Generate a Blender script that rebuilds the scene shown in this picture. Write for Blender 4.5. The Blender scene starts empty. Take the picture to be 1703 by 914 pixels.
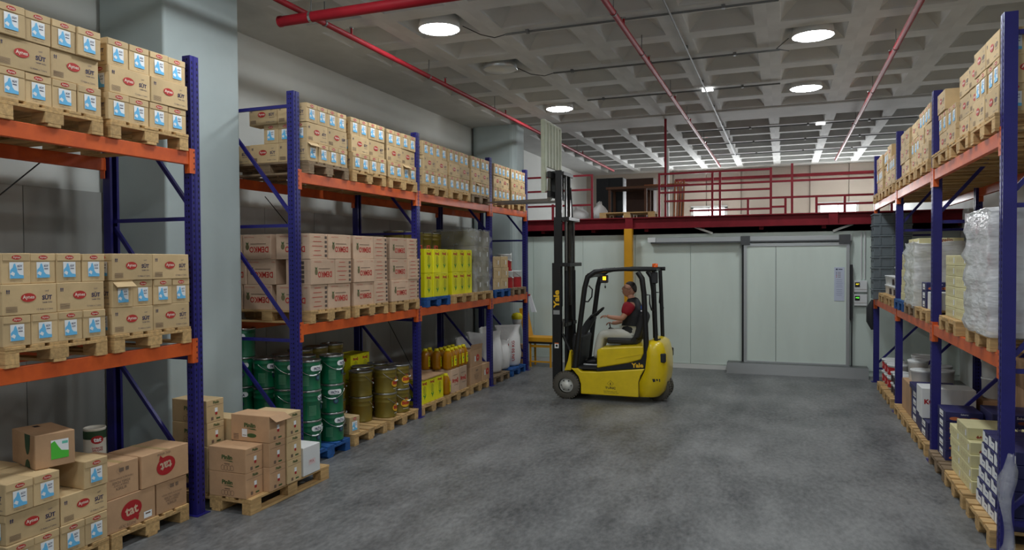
import bpy, bmesh, math, random
from mathutils import Vector, Matrix
random.seed(7)
PI = math.pi
S = bpy.context.scene
COL = S.collection

# ------------------------------------------------------------------ camera, world, exposure
def rot_axes(yaw, pitch, roll):
    f = Vector((-math.sin(yaw)*math.cos(pitch), math.cos(yaw)*math.cos(pitch), math.sin(pitch)))
    r = Vector((math.cos(yaw), math.sin(yaw), 0)); u = r.cross(f)
    return r*math.cos(roll)+u*math.sin(roll), -r*math.sin(roll)+u*math.cos(roll), f
r_, u_, f_ = rot_axes(.3681, -.0217, -.0066)
cam = bpy.data.cameras.new('camera'); camo = bpy.data.objects.new('camera', cam); COL.objects.link(camo)
cam.sensor_fit = 'HORIZONTAL'; cam.sensor_width = 36.0; cam.lens = 36.0*1204.6/1703.0
cam.shift_x = (851.5-838.0)/1703.0
cam.clip_start = .05; cam.clip_end = 200
camo.matrix_world = Matrix(((r_.x, u_.x, -f_.x, 0), (r_.y, u_.y, -f_.y, 0), (r_.z, u_.z, -f_.z, 2.296), (0, 0, 0, 1)))
S.camera = camo
W = bpy.data.worlds.new('world'); S.world = W; W.use_nodes = True
W.node_tree.nodes['Background'].inputs[0].default_value = (.92, .96, 1, 1)
W.node_tree.nodes['Background'].inputs[1].default_value = 3.0
S.view_settings.view_transform = 'Standard'; S.view_settings.look = 'None'
S.view_settings.gamma = 1.0; S.view_settings.use_curve_mapping = False
S.view_settings.exposure = 0.2
LAMP = 66.0

# ------------------------------------------------------------------ materials
MATS = {}
def mat(name, col, rough=.6, metal=0., var=0., vscale=6., bump=0., bscale=40., emit=None, estr=0., trans=0., alpha=1., coat=0., col2=None, rvar=0., obj=False, stretch=None, detail=4.):
    if name in MATS: return MATS[name]
    m = bpy.data.materials.new(name); m.use_nodes = True
    nt = m.node_tree; N = nt.nodes; Lk = nt.links; b = N['Principled BSDF']
    b.inputs['Base Color'].default_value = (*col, 1); b.inputs['Roughness'].default_value = rough
    b.inputs['Metallic'].default_value = metal
    if coat: b.inputs['Coat Weight'].default_value = coat
    if trans: b.inputs['Transmission Weight'].default_value = trans
    if alpha < 1: b.inputs['Alpha'].default_value = alpha
    if emit: b.inputs['Emission Color'].default_value = (*emit, 1); b.inputs['Emission Strength'].default_value = estr
    if var or bump or rvar:
        tc = N.new('ShaderNodeTexCoord'); src = tc.outputs['Object']
        if stretch:
            mp = N.new('ShaderNodeMapping'); mp.inputs['Scale'].default_value = stretch
            Lk.new(src, mp.inputs['Vector']); src = mp.outputs['Vector']
        if var or rvar:
            n = N.new('ShaderNodeTexNoise'); n.inputs['Scale'].default_value = vscale; n.inputs['Detail'].default_value = detail
            n.inputs['Roughness'].default_value = .6
            if obj:
                oi = N.new('ShaderNodeObjectInfo'); ad = N.new('ShaderNodeVectorMath'); ad.operation = 'ADD'
                sc = N.new('ShaderNodeVectorMath'); sc.operation = 'SCALE'; sc.inputs['Scale'].default_value = 37.
                cb = N.new('ShaderNodeCombineXYZ')
                for i in range(3): Lk.new(oi.outputs['Random'], cb.inputs[i])
                Lk.new(cb.outputs[0], sc.inputs[0]); Lk.new(src, ad.inputs[0]); Lk.new(sc.outputs[0], ad.inputs[1]); src2 = ad.outputs[0]
            else: src2 = src
            Lk.new(src2, n.inputs['Vector'])
        if var:
            cr = N.new('ShaderNodeValToRGB'); e = cr.color_ramp.elements
            c2 = col2 or tuple(c*(1-var) for c in col); c1 = col if col2 else tuple(min(1, c*(1+var*.6)) for c in col)
            e[0].position = .32; e[1].position = .68
            e[0].color = (*c2, 1); e[1].color = (*c1, 1)
            Lk.new(n.outputs['Fac'], cr.inputs['Fac'])
            out = cr.outputs['Color']
            if obj:
                hs = N.new('ShaderNodeHueSaturation'); mr = N.new('ShaderNodeMapRange')
                mr.inputs['To Min'].default_value = .86; mr.inputs['To Max'].default_value = 1.12
                Lk.new(oi.outputs['Random'], mr.inputs['Value']); Lk.new(mr.outputs[0], hs.inputs['Value']); Lk.new(out, hs.inputs['Color']); out = hs.outputs['Color']
            Lk.new(out, b.inputs['Base Color'])
        if rvar:
            mr2 = N.new('ShaderNodeMapRange'); mr2.inputs['To Min'].default_value = max(0, rough-rvar); mr2.inputs['To Max'].default_value = min(1, rough+rvar)
            Lk.new(n.outputs['Fac'], mr2.inputs['Value']); Lk.new(mr2.outputs[0], b.inputs['Roughness'])
        if bump:
            n2 = N.new('ShaderNodeTexNoise'); n2.inputs['Scale'].default_value = bscale; n2.inputs['Detail'].default_value = 3
            Lk.new(src, n2.inputs['Vector']); bp = N.new('ShaderNodeBump'); bp.inputs['Strength'].default_value = bump; bp.inputs['Distance'].default_value = .01
            Lk.new(n2.outputs['Fac'], bp.inputs['Height']); Lk.new(bp.outputs[0], b.inputs['Normal'])
    MATS[name] = m; return m
def srgb(r, g, b):
    f = lambda c: (c/255/12.92) if c/255 <= .04045 else ((c/255+.055)/1.055)**2.4
    return (f(r), f(g), f(b))

KRAFT = mat('kraft_board', srgb(204, 176, 132), .75, var=.10, vscale=5, bump=.05, bscale=60, obj=True)
KRAFT2 = mat('kraft_board_reddish', srgb(188, 150, 114), .75, var=.10, vscale=5, bump=.05, bscale=60, obj=True)
KRAFT3 = mat('kraft_board_pale', srgb(202, 172, 146), .75, var=.08, vscale=5, obj=True)
RED = mat('print_red', srgb(186, 48, 42), .6)
DRED = mat('print_dark_red', srgb(170, 28, 34), .55)
WHITE = mat('print_white', srgb(236, 238, 240), .55)
PBLUE = mat('print_light_blue', srgb(108, 190, 236), .5)
PNAVY = mat('print_navy', srgb(44, 44, 84), .6)
PGREY = mat('print_grey', srgb(120, 98, 82), .7)
PGREEN = mat('print_green', srgb(62, 92, 50), .6)
LGREEN = mat('print_bright_green', srgb(80, 190, 60), .5)
DGREEN = mat('print_dark_green', srgb(40, 70, 44), .6)
BLACK = mat('print_black', srgb(24, 24, 26), .5)
WOOD = mat('pallet_wood', srgb(196, 160, 108), .8, var=.28, vscale=9, stretch=(.5, 4, 4), bump=.15, bscale=30, obj=True)
WOODG = mat('pallet_wood_grey', srgb(140, 118, 92), .85, var=.3, vscale=9, stretch=(.5, 4, 4), bump=.15, bscale=30, obj=True)
BLUEP = mat('pallet_blue_paint', srgb(28, 84, 150), .7, var=.35, vscale=12, obj=True)
STEELB = mat('rack_blue_steel', srgb(36, 33, 114), .42, var=.15, vscale=3)
SLOT = mat('slot_dark', srgb(8, 8, 20), .8)
ORANGE = mat('rack_orange_steel', srgb(222, 98, 36), .45, var=.18, vscale=4, col2=srgb(190, 76, 30))
CONC = mat('ceiling_concrete', srgb(198, 199, 197), .9, var=.12, vscale=1.3, bump=.08, bscale=14)
WALLP = mat('wall_plaster', srgb(212, 214, 210), .85, var=.06, vscale=.8)
COLM = mat('column_paint', srgb(176, 188, 188), .6, var=.06, vscale=1.2)
PANEL = mat('cold_panel', srgb(214, 226, 218), .38, var=.08, vscale=1.2, stretch=(1, 1, .25))
PANELG = mat('clad_panel_grey', srgb(172, 172, 168), .33, var=.12, vscale=1.5, stretch=(1, 1, .3))
ALU = mat('aluminium', srgb(190, 194, 196), .35, metal=.8)
ALUD = mat('dark_aluminium', srgb(90, 92, 94), .4, metal=.7)
PIPER = mat('pipe_red', srgb(150, 26, 38), .55, var=.15, vscale=5)
MEZR = mat('mezzanine_red_steel', srgb(128, 34, 44), .5, var=.2, vscale=3)
GALV = mat('galvanised', srgb(112, 114, 114), .6, metal=.3)
for _m in (PIPER, MEZR): _m.node_tree.nodes['Principled BSDF'].inputs['Specular IOR Level'].default_value = .18
YCOL = mat('column_yellow', srgb(222, 160, 28), .5, var=.08, vscale=3)
FYEL = mat('forklift_yellow', srgb(228, 198, 16), .3, var=.10, vscale=4, coat=.4)
FBLK = mat('forklift_black', srgb(24, 25, 27), .42)
FBLK2 = mat('forklift_plastic', srgb(36, 37, 40), .6)
RUBBER = mat('tyre_rubber', srgb(88, 84, 76), .85, var=.15, vscale=9)
RIM = mat('wheel_rim', srgb(222, 222, 214), .4, var=.1, vscale=10)
STEEL = mat('bare_steel', srgb(130, 130, 128), .3, metal=.9)
GDRUM = mat('drum_green', srgb(14, 100, 66), .32, coat=.3)
ODRUM = mat('drum_olive_gold', srgb(128, 112, 44), .34, metal=.35, coat=.2)
TIN = mat('tin_rim', srgb(170, 172, 170), .25, metal=.9)
YBOX = mat('yellow_box', srgb(232, 226, 20), .45, obj=True, var=.04)
OIL = mat('sunflower_oil', srgb(196, 132, 8), .08, trans=.35)
YCAP = mat('yellow_cap', srgb(230, 214, 20), .4)
WBOX = mat('white_board', srgb(222, 224, 224), .6, var=.04, vscale=4)
CREAM = mat('cream_box', srgb(214, 206, 158), .6, obj=True, var=.05)
NAVYB = mat('navy_box', srgb(40, 40, 92), .5, obj=True, var=.08)
GCRATE = mat('grey_plastic', srgb(104, 114, 120), .5, var=.05)
PLW = mat('white_plastic', srgb(226, 228, 228), .35)
SACK = mat('woven_sack', srgb(216, 214, 212), .55, bump=.3, bscale=18)
FOOD = mat('food_photo_print', srgb(196, 110, 70), .5)
EMIS = mat('lamp_diffuser', (1, 1, 1), .5, emit=(.93, .98, 1.), estr=LAMP)
def film_mat(name, lo, hi):
    m = bpy.data.materials.new(name); m.use_nodes = True; nt = m.node_tree; N = nt.nodes; L = nt.links
    b = N['Principled BSDF']; b.inputs['Base Color'].default_value = (.86, .88, .9, 1); b.inputs['Roughness'].default_value = .18
    tr = N.new('ShaderNodeBsdfTransparent'); mx = N.new('ShaderNodeMixShader')
    tc = N.new('ShaderNodeTexCoord'); n = N.new('ShaderNodeTexNoise'); n.inputs['Scale'].default_value = 5; n.inputs['Detail'].default_value = 3
    mr = N.new('ShaderNodeMapRange'); mr.inputs['From Min'].default_value = .3; mr.inputs['From Max'].default_value = .7
    mr.inputs['To Min'].default_value = lo; mr.inputs['To Max'].default_value = hi
    L.new(tc.outputs['Object'], n.inputs['Vector']); L.new(n.outputs['Fac'], mr.inputs['Value']); L.new(mr.outputs[0], mx.inputs['Fac'])
    n2 = N.new('ShaderNodeTexNoise'); n2.inputs['Scale'].default_value = 5; mp = N.new('ShaderNodeMapping'); mp.inputs['Scale'].default_value = (1, 1, 3.5)
    L.new(tc.outputs['Object'], mp.inputs['Vector']); L.new(mp.outputs[0], n2.inputs['Vector'])
    bp = N.new('ShaderNodeBump'); bp.inputs['Strength'].default_value = .6; bp.inputs['Distance'].default_value = .03
    L.new(n2.outputs['Fac'], bp.inputs['Height']); L.new(bp.outputs[0], b.inputs['Normal'])
    L.new(tr.outputs[0], mx.inputs[1]); L.new(b.outputs[0], mx.inputs[2]); L.new(mx.outputs[0], N['Material Output'].inputs['Surface'])
    return m
FILM = film_mat('stretch_film', .06, .34); FILMW = film_mat('milky_film', .5, .88)
def floor_mat():
    m = bpy.data.materials.new('floor_concrete'); m.use_nodes = True; nt = m.node_tree; N = nt.nodes; L = nt.links; b = N['Principled BSDF']
    tc = N.new('ShaderNodeTexCoord')
    def noise(sc, st=(1, 1, 1), det=5, rz=0.):
        mp = N.new('ShaderNodeMapping'); mp.inputs['Scale'].default_value = st; mp.inputs['Rotation'].default_value = (0, 0, rz)
        n = N.new('ShaderNodeTexNoise'); n.inputs['Scale'].default_value = sc; n.inputs['Detail'].default_value = det; n.inputs['Roughness'].default_value = .62
        L.new(tc.outputs['Object'], mp.inputs['Vector']); L.new(mp.outputs[0], n.inputs['Vector']); return n
    a = noise(.75, (1, 1, 1), 8); c = noise(2.6, (1, .3, 1), 9, 1.2); d = noise(22, (1, .5, 1), 6, .8)
    cr = N.new('ShaderNodeValToRGB'); e = cr.color_ramp.elements
    e[0].position = .42; e[0].color = (*srgb(66, 68, 70), 1); e[1].position = .66; e[1].color = (*srgb(132, 133, 133), 1)
    ad = N.new('ShaderNodeMath'); ad.operation = 'MULTIPLY_ADD'; ad.inputs[1].default_value = .38
    ad2 = N.new('ShaderNodeMath'); ad2.operation = 'MULTIPLY_ADD'; ad2.inputs[1].default_value = .38
    ad3 = N.new('ShaderNodeMath'); ad3.operation = 'MULTIPLY'; ad3.inputs[1].default_value = .34
    L.new(d.outputs['Fac'], ad3.inputs[0]); L.new(c.outputs['Fac'], ad2.inputs[0]); L.new(ad3.outputs[0], ad2.inputs[2])
    L.new(a.outputs['Fac'], ad.inputs[0]); L.new(ad2.outputs[0], ad.inputs[2]); L.new(ad.outputs[0], cr.inputs['Fac'])
    s = noise(7, (.3, 2.2, 1), 8, .9); cr2 = N.new('ShaderNodeValToRGB'); e2 = cr2.color_ramp.elements
    e2[0].position = .68; e2[0].color = (0, 0, 0, 1); e2[1].position = .8; e2[1].color = (.35, .35, .35, 1)
    L.new(s.outputs['Fac'], cr2.inputs['Fac'])
    mx = N.new('ShaderNodeMix'); mx.data_type = 'RGBA'; mx.inputs['B'].default_value = (*srgb(178, 178, 176), 1)
    L.new(cr2.outputs['Color'], mx.inputs['Factor']); L.new(cr.outputs['Color'], mx.inputs['A']); L.new(mx.outputs['Result'], b.inputs['Base Color'])
    mr = N.new('ShaderNodeMapRange'); mr.inputs['To Min'].default_value = .28; mr.inputs['To Max'].default_value = .62
    L.new(c.outputs['Fac'], mr.inputs['Value']); L.new(mr.outputs[0], b.inputs['Roughness'])
    bp = N.new('ShaderNodeBump'); bp.inputs['Strength'].default_value = .08; L.new(c.outputs['Fac'], bp.inputs['Height']); L.new(bp.outputs[0], b.inputs['Normal'])
    return m
FLOORM = floor_mat()
def checker_mat():
    m = bpy.data.materials.new('checker_plate'); m.use_nodes = True; nt = m.node_tree; N = nt.nodes; L = nt.links; b = N['Principled BSDF']
    b.inputs['Base Color'].default_value = (*srgb(112, 114, 114), 1); b.inputs['Metallic'].default_value = .75; b.inputs['Roughness'].default_value = .42
    tc = N.new('ShaderNodeTexCoord'); mp = N.new('ShaderNodeMapping'); mp.inputs['Scale'].default_value = (26, 26, 26); mp.inputs['Rotation'].default_value = (0, 0, .78)
    v = N.new('ShaderNodeTexVoronoi'); L.new(tc.outputs['Object'], mp.inputs['Vector']); L.new(mp.outputs[0], v.inputs['Vector'])
    bp = N.new('ShaderNodeBump'); bp.inputs['Strength'].default_value = .5; L.new(v.outputs['Distance'], bp.inputs['Height']); L.new(bp.outputs[0], b.inputs['Normal'])
    return m
CHECK = checker_mat()

# ------------------------------------------------------------------ text outlines
_TX = {}
def text_geo(s, bold=0., spacing=1.):
    k = (s, bold, spacing)
    if k in _TX: return _TX[k]
    cu = bpy.data.curves.new('t', 'FONT'); cu.body = s; cu.size = 1.; cu.resolution_u = 2; cu.fill_mode = 'FRONT'; cu.offset = bold; cu.space_character = spacing
    o = bpy.data.objects.new('t', cu); COL.objects.link(o)
    bpy.context.view_layer.update()
    me = bpy.data.meshes.new_from_object(o.evaluated_get(bpy.context.evaluated_depsgraph_get()))
    vs = [(v.co.x, v.co.y) for v in me.vertices]; fs = [tuple(p.vertices) for p in me.polygons]
    bpy.data.objects.remove(o); bpy.data.curves.remove(cu); bpy.data.meshes.remove(me)
    x0 = min(v[0] for v in vs); x1 = max(v[0] for v in vs); y0 = min(v[1] for v in vs); y1 = max(v[1] for v in vs)
    vs = [(x-(x0+x1)/2, y-(y0+y1)/2) for x, y in vs]
    _TX[k] = (vs, fs, x1-x0, y1-y0); return _TX[k]

# ------------------------------------------------------------------ mesh builder
class MB:
    def __init__(s): s.v = []; s.f = []; s.m = []; s.sm = []; s.mats = []; s.T = None
    def mi(s, m):
        if m not in s.mats: s.mats.append(m)
        return s.mats.index(m)
    def add(s, vs, fs, m, smooth=False):
        b = len(s.v); i = s.mi(m)
        if s.T is not None: vs = [tuple(s.T @ Vector(v)) for v in vs]
        s.v += [tuple(v) for v in vs]
        for f in fs: s.f.append(tuple(b+k for k in f)); s.m.append(i); s.sm.append(smooth)
        return s
    def box(s, x0, x1, y0, y1, z0, z1, m):
        return s.hexa([(x0, y0, z0), (x1, y0, z0), (x1, y1, z0), (x0, y1, z0), (x0, y0, z1), (x1, y0, z1), (x1, y1, z1), (x0, y1, z1)], m)
    def hexa(s, c, m): return s.add(c, [(0, 3, 2, 1), (4, 5, 6, 7), (0, 1, 5, 4), (1, 2, 6, 5), (2, 3, 7, 6), (3, 0, 4, 7)], m)
    def cyl(s, p0, p1, r0, m, n=12, r1=None, caps=True):
        p0 = Vector(p0); p1 = Vector(p1); r1 = r0 if r1 is None else r1; d = (p1-p0).normalized()
        a = Vector((0, 0, 1)) if abs(d.z) < .9 else Vector((1, 0, 0)); x = d.cross(a).normalized(); y = d.cross(x)
        vs = []
        for p, r in ((p0, r0), (p1, r1)):
            for k in range(n): t = 2*PI*k/n; vs.append(p+x*math.cos(t)*r+y*math.sin(t)*r)
        s.add(vs, [(k, k+n, (k+1) % n+n, (k+1) % n) for k in range(n)], m, True)
        if caps: s.add(vs, [tuple(range(n)), tuple(range(2*n-1, n-1, -1))], m)
        return s
    def tube(s, pts, r, m, n=8):
        P = [Vector(p) for p in pts]; ring = []; vs = []; fs = []
        up = None
        for i, p in enumerate(P):
            d = ((P[min(i+1, len(P)-1)]-P[max(i-1, 0)])).normalized()
            if up is None: up = Vector((0, 0, 1)) if abs(d.z) < .9 else Vector((1, 0, 0))
            x = d.cross(up).normalized(); y = x.cross(d).normalized(); up = y
            rr = r[i] if isinstance(r, (list, tuple)) else r
            for k in range(n): t = 2*PI*k/n; vs.append(p+x*math.cos(t)*rr+y*math.sin(t)*rr)
        for i in range(len(P)-1):
            for k in range(n): fs.append((i*n+k, i*n+(k+1) % n, (i+1)*n+(k+1) % n, (i+1)*n+k))
        s.add(vs, fs, m, True)
        s.add([vs[k] for k in range(n)], [tuple(range(n))[::-1]], m); s.add(vs[-n:], [tuple(range(n))], m)
        return s
    def bar(s, p0, p1, w, h, m):
        p0 = Vector(p0); p1 = Vector(p1); d = (p1-p0).normalized(); a = Vector((0, 0, 1)) if abs(d.z) < .95 else Vector((1, 0, 0))
        x = d.cross(a).normalized()*w/2; y = x.cross(d).normalized()*h/2
        c = [p0-x-y, p0+x-y, p0+x+y, p0-x+y, p1-x-y, p1+x-y, p1+x+y, p1-x+y]
        return s.add(c, [(3, 2, 1, 0), (4, 5, 6, 7), (0, 1, 5, 4), (1, 2, 6, 5), (2, 3, 7, 6), (3, 0, 4, 7)], m)
    def lathe(s, prof, m, n=20, c=(0, 0, 0), cap0=False, cap1=False):
        vs = []
        for r, z in prof:
            for k in range(n): t = 2*PI*k/n; vs.append((c[0]+r*math.cos(t), c[1]+r*math.sin(t), c[2]+z))
        fs = []
        for i in range(len(prof)-1):
            for k in range(n): fs.append((i*n+k, i*n+(k+1) % n, (i+1)*n+(k+1) % n, (i+1)*n+k))
        s.add(vs, fs, m, True)
        if cap0: s.add(vs[:n], [tuple(range(n))[::-1]], m)
        if cap1: s.add(vs[-n:], [tuple(range(n))], m)
        return s
    def prism(s, poly, y0, y1, m):      # poly in (x,z), extruded along y
        n = len(poly); vs = [(x, y0, z) for x, z in poly]+[(x, y1, z) for x, z in poly]
        area = sum(poly[i][0]*poly[(i+1) % n][1]-poly[(i+1) % n][0]*poly[i][1] for i in range(n))
        fs = [tuple(range(n)), tuple(range(2*n-1, n-1, -1))]+[(i, i+n, (i+1) % n+n, (i+1) % n) for i in range(n)]
        if area < 0: fs = [f[::-1] for f in fs]
        return s.add(vs, fs, m)
    def frame(s, o, r, u): s.fo = Vector(o); s.fr = Vector(r).normalized(); s.fu = Vector(u).normalized(); s.fn = s.fr.cross(s.fu); return s
    def p2(s, x, y, e): return s.fo+s.fr*x+s.fu*y+s.fn*e
    def poly(s, pts, m, e=.0015): return s.add([s.p2(x, y, e) for x, y in pts], [tuple(range(len(pts)))], m)
    def rect(s, cx, cy, w, h, m, e=.0015): return s.poly([(cx-w/2, cy-h/2), (cx+w/2, cy-h/2), (cx+w/2, cy+h/2), (cx-w/2, cy+h/2)], m, e)
    def oval(s, cx, cy, rx, ry, m, e=.0015, n=18, tilt=0.):
        c, d = math.cos(tilt), math.sin(tilt)
        return s.poly([(cx+rx*math.cos(2*PI*k/n)*c-ry*math.sin(2*PI*k/n)*d, cy+rx*math.cos(2*PI*k/n)*d+ry*math.sin(2*PI*k/n)*c) for k in range(n)], m, e)
    def ring(s, cx, cy, r0, r1, m, e=.002, n=20, k=1.):
        vs = [s.p2(cx+r*math.cos(2*PI*i/n), cy+k*r*math.sin(2*PI*i/n), e) for r in (r0, r1) for i in range(n)]
        return s.add(vs, [(i, i+n, (i+1) % n+n, (i+1) % n)[::-1] for i in range(n)], m)
    def text(s, t, cx, cy, w, m, e=.003, bold=0., h=None, rot=0., spacing=1.):
        vs, fs, tw, th = text_geo(t, bold, spacing); kx = w/tw; ky = (h/th) if h else kx
        c, d = math.cos(rot), math.sin(rot)
        return s.add([s.p2(cx+(x*kx)*c-(y*ky)*d, cy+(x*kx)*d+(y*ky)*c, e) for x, y in vs], fs, m)
    def mesh(s, name='m', bevel=0.):
        me = bpy.data.meshes.new(name); me.from_pydata(s.v, [], s.f)
        for m in s.mats: me.materials.append(m)
        me.polygons.foreach_set('material_index', s.m); me.polygons.foreach_set('use_smooth', s.sm)
        me.update()
        if bevel:
            bm = bmesh.new(); bm.from_mesh(me); bmesh.ops.bevel(bm, geom=bm.edges[:], offset=bevel, segments=1, affect='EDGES', profile=.5); bm.to_mesh(me); bm.free(); me.update()
        return me
SEEN = {}
def O(name, me=None, parent=None, loc=(0, 0, 0), rz=0., label=None, cat=None, group=None, kind=None, rot=None):
    if isinstance(me, MB): me = me.mesh(name)
    o = bpy.data.objects.new(name, me); COL.objects.link(o); o.location = loc
    o.rotation_euler = rot if rot else (0, 0, rz)
    if parent: o.parent = parent
    if label:
        o['label'] = label; SEEN.setdefault(label, []).append(o.name)
    if cat: o['category'] = cat
    if group: o['group'] = group
    if kind: o['kind'] = kind
    return o
ORD = ['first', 'second', 'third', 'fourth', 'fifth', 'sixth', 'seventh', 'eighth', 'ninth', 'tenth', 'eleventh', 'twelfth']
def jit(a): return random.uniform(-a, a)

# ================================================================== THE SETTING
XL, XR, YB, YF, ZC = -6.5, 3.05, -5.0, 25.0, 5.22
def ST(name, mb, label, parent=None): return O(name, mb, parent, label=label if not parent else None, kind='structure' if not parent else None)
ST('floor', MB().box(XL-.3, XR+.3, YB, YF+.3, -.2, 0, FLOORM), 'dark grey scuffed concrete warehouse floor')
wl = ST('wall_left', MB().box(XL-.3, XL, YB, YF+.3, 0, 6, WALLP), 'pale painted wall behind the left racks')
me = MB().box(0, .03, .004, 1.096, 0, 3.0, PANELG).mesh('panel')
for k in range(13): O('panel', me, wl, (XL, 1.3+1.1*k, 0)) if not (4 <= k <= 4) else None
ST('wall_right', MB().box(XR, XR+.3, YB, YF+.3, 0, 6, WALLP), 'plain wall behind the right rack')
ST('wall_rear', MB().box(XL, XR, YB-.3, YB, 0, 6, WALLP), 'plain wall behind the viewer')
# far wall with two window openings (x ranges, z range)
WIN = [(-2.84, -1.77), (1.06, 2.14)]; WZ0, WZ1 = 3.25, 3.98
BEIGE = mat('far_wall_panels', srgb(206, 194, 182), .8, var=.05, vscale=1)
wf = ST('wall_far', MB().box(XL, XR, YF+.12, YF+.3, 0, WZ0, BEIGE).box(XL, XR, YF+.12, YF+.3, WZ1, 6, BEIGE).box(XL, WIN[0][0], YF+.12, YF+.3, WZ0, WZ1, BEIGE)
        .box(WIN[0][1], WIN[1][0], YF+.12, YF+.3, WZ0, WZ1, BEIGE).box(WIN[1][1], XR, YF+.12, YF+.3, WZ0, WZ1, BEIGE), 'beige concrete far wall above the mezzanine')
for x0, x1, z0, z1, d in ((-3.45, -1.3, 3.15, WZ0, 0), (-3.45, WIN[0][0], WZ0, WZ1, 0), (WIN[0][1], -1.3, WZ0, WZ1, 0), (-3.45, -2.4, WZ1, ZC, 0), (-2.38, -1.3, WZ1, ZC, 0),
                       (-1.28, .78, 3.15, ZC, .06), (.8, XR, 3.15, WZ0, 0), (.8, WIN[1][0], WZ0, WZ1, 0), (WIN[1][1], XR, WZ0, WZ1, 0), (.8, 1.9, WZ1, ZC, 0), (1.92, XR, WZ1, ZC, 0), (XL, -3.5, 3.15, ZC, .05)):
    O('wall_panel', MB().box(x0, x1, YF+d, YF+.12, z0, z1, BEIGE), wf)
GLASS = mat('window_glass', (1, 1, 1), .05, trans=1.)
for i, (a, b) in enumerate(WIN):
    w = O('window_%d' % (i+1), MB().box(a, b, YF+.2, YF+.206, WZ0, WZ1, GLASS), label=['bright window above the mezzanine, nearer the middle', 'bright window above the mezzanine, nearer the right rack'][i], kind='structure')
    fr = MB()
    for x0, x1, z0, z1 in ((a-.05, b+.05, WZ0-.05, WZ0+.04), (a-.05, b+.05, WZ1-.04, WZ1+.05), (a-.05, a+.04, WZ0, WZ1), (b-.04, b+.05, WZ0, WZ1), ((a+b)/2-.02, (a+b)/2+.02, WZ0, WZ1)): fr.box(x0, x1, YF-.03, YF+.19, z0, z1, WBOX)
    O('window_frame', fr, w)
    li = bpy.data.lights.new('window_daylight', 'AREA'); li.shape = 'RECTANGLE'; li.size = b-a-.1; li.size_y = WZ1-WZ0-.1; li.energy = 260; li.color = (.95, .98, 1)
    lo = bpy.data.objects.new('window_daylight', li); COL.objects.link(lo); lo.location = ((a+b)/2, YF+.12, (WZ0+WZ1)/2); lo.rotation_euler = (-PI/2, 0, 0)

# ceiling: flat slab strips, cross beams and waffle coffers
PX, PY, X0C, Y0C = 1.1, 1.05, -5.69, 8.80
cl = O('ceiling', MB().box(XL, XR, YB, YF+.3, ZC+.42, ZC+.7, CONC).box(XL, X0C, YB, YF+.3, ZC, ZC+.42, CONC).box(X0C, XR, 15.1, 16.15, ZC-.02, ZC+.42, CONC)
       .box(X0C+8*PX-.001, XR, YB, YF+.3, ZC+.001, ZC+.42, CONC), label='white concrete waffle ceiling with rows of coffers', kind='structure')
def coffer(deep, ow, iw):
    m = MB(); hx, hy = PX/2, PY/2; ox, oy = hx-ow, hy-ow; ix, iy = hx-iw, hy-iw
    R = [[(-a, -b, z), (a, -b, z), (a, b, z), (-a, b, z)] for a, b, z in ((hx, hy, 0), (ox, oy, 0), (ox-.012, oy-.012, .02), (ix, iy, deep-.05), (ix-.05, iy-.05, deep))]
    vs = sum(R, [])
    for i in range(4):
        m.add(vs, [(4*i+k, 4*i+4+k, 4*i+4+(k+1) % 4, 4*i+(k+1) % 4) for k in range(4)], CONC)
    m.add(R[4], [(3, 2, 1, 0)], CONC); return m.mesh('coffer')
cA = coffer(.18, .15, .3); cB = coffer(.4, .09, .16)
ny0 = -13
for j in range(ny0, 6):
    for i in range(8): O('coffer', cA, cl, (X0C+PX*(i+.5), Y0C+PY*(j+.5), ZC))
for j in range(8):
    for i in range(8): O('coffer', cB, cl, (X0C+PX*(i+.5), 16.15+PY*.5+PY*j, ZC))
O('edge_strip', MB().box(X0C, XR, 16.15+8*PY, YF+.3, ZC, ZC+.4, CONC), cl)

# columns
def round_box(x0, x1, y0, y1, z0, z1, r, m):
    pts = []
    for cx, cy, a in ((x1-r, y0+r, -90), (x1-r, y1-r, 0), (x0+r, y1-r, 90), (x0+r, y0+r, 180)):
        for k in range(5): t = math.radians(a+22.5*k); pts.append((cx+r*math.cos(t), cy+r*math.sin(t)))
    n = len(pts); mb = MB(); vs = [(x, y, z0) for x, y in pts]+[(x, y, z1) for x, y in pts]
    mb.add(vs, [(i, (i+1) % n, (i+1) % n+n, i+n) for i in range(n)], m, False); mb.add(vs, [tuple(range(n))[::-1], tuple(range(n, 2*n))], m); return mb
O('concrete_column', round_box(XL+.04, -5.6, 5.41, 6.45, 0, ZC-.002, .03, COLM), label='broad pale grey column between the two left racks', cat='column')
O('concrete_column', round_box(XL+.04, -5.42, 14.8, 15.45, 0, ZC-.002, .14, COLM), label='rounded pale column at the far end of left racks', cat='column')

# cold room wall, sliding door, ramp
YW = 15.49
cw = ST('wall_cold_room', MB().box(XL, XR, YW, YW+.1, 0, 2.8, PANEL), 'white insulated panel wall of the cold room')
xs = [-6.4, -5.25, -4.1, -2.95, -1.8, -.75, 1.25, XR]
for a, b in zip(xs, xs[1:]): O('wall_panel', MB().box(a+.004, b-.004, YW-.02, YW, .1, 2.78, PANEL), cw)
O('skirting', MB().box(XL, -1.05, YW-.05, YW-.021, 0, .09, WALLP), cw)
mzf = ST('floor_mezzanine', MB().box(XL, XR, 15.42, YF, 3.0, 3.15, mat('mezzanine_deck', srgb(120, 112, 106), .8, var=.1)), 'mezzanine deck above the cold room')
for k in range(9):
    x = -6.2+1.15*k; O('joist', MB().box(x, x+.08, 15.43, YF, 2.86, 3.0, MEZR), mzf)
dr = O('door_1', None, label='white sliding cold-room door with aluminium frame', kind='structure')
yd = 15.36
O('door_leaf', MB().box(-.68, 1.13, yd, yd+.1, .22, 2.52, PANEL), dr)
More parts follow.
